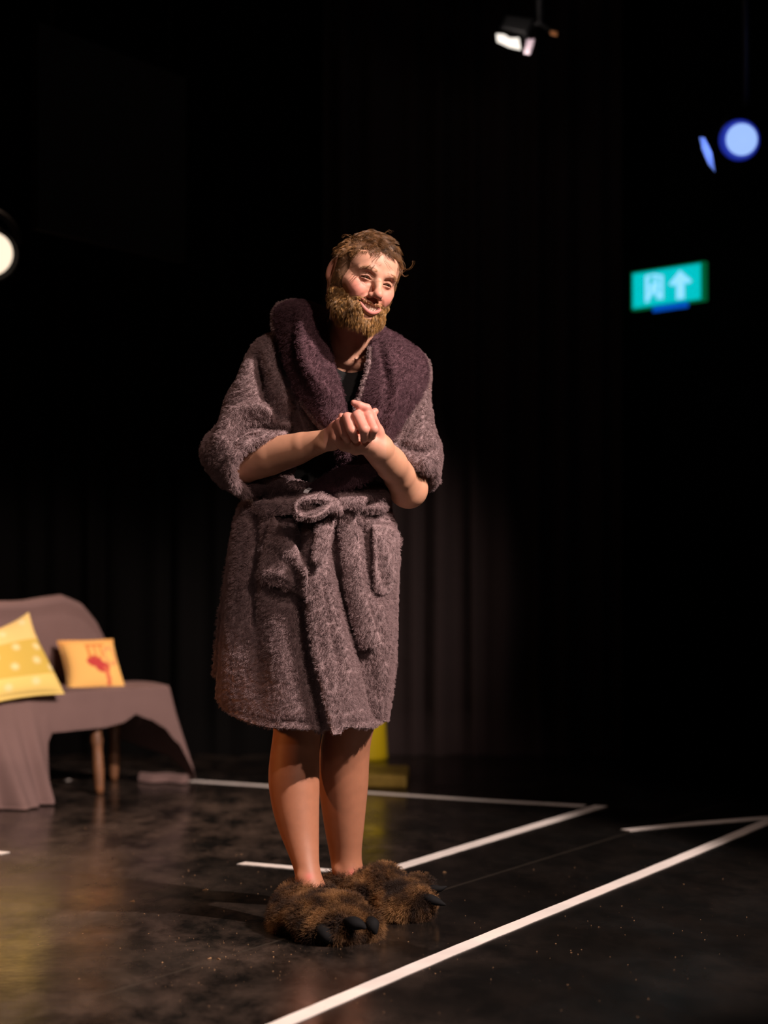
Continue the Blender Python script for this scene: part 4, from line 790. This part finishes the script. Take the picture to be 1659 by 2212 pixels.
trim([(800, 752, -.075), (796, 790, -.122), (785, 832, -.158), (772, 872, -.178), (766, 890, -.18)], .0055, 0)
trim([(652, 862, -.150), (672, 892, -.166), (694, 920, -.176), (716, 942, -.18)], .0052, 0)
trim([(597, 715, -.02), (593, 690, .02), (598, 666, .06), (618, 655, .09), (640, 652, .1)], .0075, 0)
# tie belt
parts = []
ring = []; 
for a in np.linspace(0, 2*math.pi, 90, endpoint=True): c = W(684, 1090, .02); ring.append((c[0]+(R(151)+.002)*math.sin(a), c[1]-.178*math.cos(a), c[2]+.006*math.sin(a*3)+.010*math.sin(a)))
ring = n3(ring); Gd = np.stack([ring+np.array([0, 0, h]) for h in np.linspace(-.021, .021, 7)], 1); parts.append(slab(Gd, .008, 1, sharp=4, flip=True))
parts.append(ribbon([(716, 1082), (738, 1098), (752, 1150), (762, 1230), (774, 1310), (801, 1398)], [36, 44, 43, 43, 45, 52], .022, .011, '', None, None, lump=.003))
parts.append(ribbon([(714, 1092), (703, 1130), (696, 1170), (684, 1217)], [30, 40, 38, 26], .030, .009, '', None, None))
parts.append(ribbon([(728, 1078), (758, 1080), (786, 1092)], [26, 38, 40], .034, .010, '', None, None))
q = n3([(722, 1084, -.215), (690, 1074, -.235), (655, 1078, -.24), (640, 1094, -.235), (652, 1112, -.225), (680, 1112, -.235), (708, 1096, -.23), (724, 1082, -.215)])
P = crom(n3([W(*p) for p in q]), 70); tg = np.gradient(P, axis=0); tg /= np.linalg.norm(tg, axis=1)[:, None]; sd = np.cross(tg, np.array([.25, -.25, .9])); sd = np.tile(np.array([.1, 1.0, .15]), (70, 1)); sd /= np.linalg.norm(sd, axis=1)[:, None]
wv = np.interp(np.linspace(0, 1, 70), [0, .2, .5, .8, 1], [.012, .020, .024, .020, .012])[:, None]
Gd = np.stack([P+sd*wv*v for v in np.linspace(-1, 1, 9)], 1); parts.append(slab(Gd, .009, 1, sharp=4))
kn = Field(np.arange(-.20, -.05, .004), np.arange(5.32, 5.50, .004), np.arange(1.04, 1.16, .004)); kn.ell(W(719, 1090, -.19), (.022, .022, .019), k=.01); kn.cap(W(708, 1082, -.2), W(730, 1100, -.2), .013, .013, .01); parts.append(kn.mesh())
V, Q = join(parts); belt = smoothgrid('tie_belt', V, Q, m_robe, robe); belt['label'] = 'fleece tie belt knotted in a bow'; fuzz(belt, 2600, .0078, .00062, m_pile, 7, .3, .45, .35, child=10, clump=.30, rough=.004)
# patch pockets
def pocket(top, bot, off_t, off_b, n=40):
    a = crom(n3(top), n); b = crom(n3(bot), n); G_ = np.zeros((n, 24, 3)); 
    for j, t in enumerate(np.linspace(0, 1, 24)):
        p = a*(1-t)+b*t; d = []; last = -.12
        for q_ in p: h = hit(q_[0], q_[1], None); last = h if h is not None else last+.004; d.append(last)
        d = np.array(d); d = np.convolve(np.pad(d, (5, 5), 'edge'), np.ones(11)/11, 'valid'); o_ = off_t*(1-t)**1.5*np.sin(np.pi*np.linspace(.05, .95, n))+off_b; G_[:, j] = W(p[:, 0], p[:, 1], d-o_)
    nn = gridn(G_); V, Q = slab(G_, .010, .6, flip=nn[n//2, 12, 1] > 0, sharp=5, lump=.003, lf=50); return V, Q
V, Q = pocket([(590, 1112), (612, 1146), (640, 1178), (664, 1228)], [(553, 1252), (585, 1264), (622, 1274), (662, 1292)], .035, .020); N_ = vnormals(V, Q)
V = strokes(V, N_, [([(590, 1180), (620, 1215), (655, 1248)], 6, -.005), ([(605, 1175), (635, 1205), (660, 1235)], 9, .004), ([(575, 1230), (610, 1245), (650, 1270)], 12, .006), ([(565, 1247), (610, 1256), (655, 1275)], 4, -.006)])
p1 = smoothgrid('pocket', V, Q, m_robe, robe); fuzz(p1, 520, .0078, .00062, m_pile, 8, .3, .45, .35, child=10, clump=.30, rough=.004)
V, Q = pocket([(803, 1134), (825, 1133), (845, 1138), (862, 1150)], [(808, 1278), (822, 1284), (838, 1282), (849, 1272)], .020, .012); N_ = vnormals(V, Q)
V = strokes(V, N_, [([(806, 1146), (835, 1150), (860, 1162)], 4, -.006), ([(830, 1165), (838, 1210), (842, 1250)], 7, .008), ([(818, 1170), (822, 1220), (830, 1265)], 7, -.008)])
p2 = smoothgrid('pocket', V, Q, m_robe, robe); fuzz(p2, 380, .0078, .00062, m_pile, 9, .3, .45, .35, child=10, clump=.30, rough=.004)
Gd = crom(n3([[W(655, 1064, -.182), W(664, 1067, -.182)], [W(659, 1057, -.186), W(669, 1060, -.186)], [W(668, 1053, -.184), W(676, 1055, -.184)]]), 10); V, Q = slab(Gd, .0006, 1, sharp=20); smoothgrid('care_label', V, Q, mat('white_satin_label', (.7, .7, .72), .5), robe)
# ------------------------------------------------------------------ furry paw slippers
m_fur = mat('brown_plush_base', (.05, .026, .012), .95, spec=.1)
def furmat(name, seed):
    m = mat(name, (.15, .08, .035), .6, spec=.3); nt = m.node_tree; b = nt.nodes['Principled BSDF']; tc = nt.nodes.new('ShaderNodeTexCoord'); n = nt.nodes.new('ShaderNodeTexNoise'); n.inputs['Scale'].default_value = 16; n.inputs['Detail'].default_value = 2
    mp = nt.nodes.new('ShaderNodeMapping'); mp.inputs['Location'].default_value = (seed, 0, 0); nt.links.new(tc.outputs['Object'], mp.inputs[0]); nt.links.new(mp.outputs[0], n.inputs['Vector'])
    r = nt.nodes.new('ShaderNodeValToRGB'); e = r.color_ramp.elements; e[0].position = .38; e[0].color = (.022, .011, .006, 1); e[1].position = .66; e[1].color = (.31, .16, .06, 1); x_ = e.new(.5); x_.color = (.095, .046, .018, 1)
    nt.links.new(n.outputs[0], r.inputs[0]); nt.links.new(r.outputs[0], b.inputs['Base Color']); return m
m_claw = mat('black_felt_claw', (.006, .006, .0065), .8, spec=.15, bump=(300, .3, .0006))
def slipper(ells, claws, label, seed, hole):
    F_ = Field(np.arange(-.45, .30, .0048), np.arange(5.05, 6.05, .0048), np.arange(-.03, .24, .0048))
    for (px_, py_, d), r in ells: F_.ell(W(px_, py_, d), r, k=.022)
    F_.cap(W(*hole[0]), W(*hole[1]), hole[2], hole[2], .01, 's'); F_.plane((0, 0, .004), (0, 0, 1), .006)
    V, Q = F_.mesh(); V = relax(V, Q, 2); V = V+vnormals(V, Q)*(wob(V, 40, seed)*.003)[:, None]; V[:, 2] = np.maximum(V[:, 2], .0022); o = smoothgrid('slipper', V, Q, m_fur, person); o['label'] = label
    fuzz(o, 5200, .019, .0010, furmat('mottled_brown_fur', seed*3.7), seed, .45, .8, .15, child=12, clump=.88, rough=.018, childrad=.02, steps=4)
    for P, r in claws:
        q = crom(n3([W(*p) for p in P]), 16); MB().tube(q, R(1)*crom(n3(r), 16), 20, flat=.85).build('claw', m_claw, o)
slipper([((652, 1972, -.13), (.068, .085, .055)), ((660, 1950, -.12), (.055, .06, .05)), ((690, 1976, -.21), (.075, .10, .048)), ((640, 1985, -.16), (.055, .07, .04)), ((690, 2008, -.30), (.042, .050, .036)), ((738, 2004, -.32), (.042, .050, .036)), ((782, 1998, -.285), (.036, .045, .033)), ((735, 1975, -.24), (.055, .07, .046)), ((672, 1935, -.11), (.052, .052, .03))],
        [([(690, 2000, -.335), (698, 2012, -.362), (708, 2024, -.378), (722, 2037, -.382)], [9, 17, 14, 3]), ([(748, 1990, -.36), (764, 1994, -.385), (780, 1999, -.395), (790, 2006, -.398)], [9, 16, 11, 3]), ([(798, 1985, -.31), (803, 1995, -.335), (807, 2005, -.345), (812, 2018, -.348)], [8, 15, 12, 3])],
        'furry brown paw slipper on his right foot, nearest the camera', 2, ((668, 1860, -.11), (670, 1935, -.115), .035))
slipper([((765, 1925, .16), (.065, .07, .048)), ((800, 1930, .12), (.070, .075, .046)), ((828, 1912, .10), (.045, .05, .05)), ((752, 1915, .16), (.055, .05, .04)), ((860, 1938, .06), (.055, .06, .042)), ((900, 1925, .06), (.036, .036, .033)), ((896, 1950, -.01), (.040, .042, .034)), ((860, 1960, -.02), (.035, .04, .030))],
        [([(915, 1938, -.03), (930, 1943, -.045), (945, 1948, -.05), (963, 1955, -.05)], [9, 13, 10, 2]), ([(918, 1920, .04), (935, 1920, .035), (950, 1920, .03), (965, 1915, .03)], [8, 11, 8, 2])],
        'furry brown paw slipper on his left foot, set further back', 3, ((752, 1850, .165), (753, 1912, .165), .034))
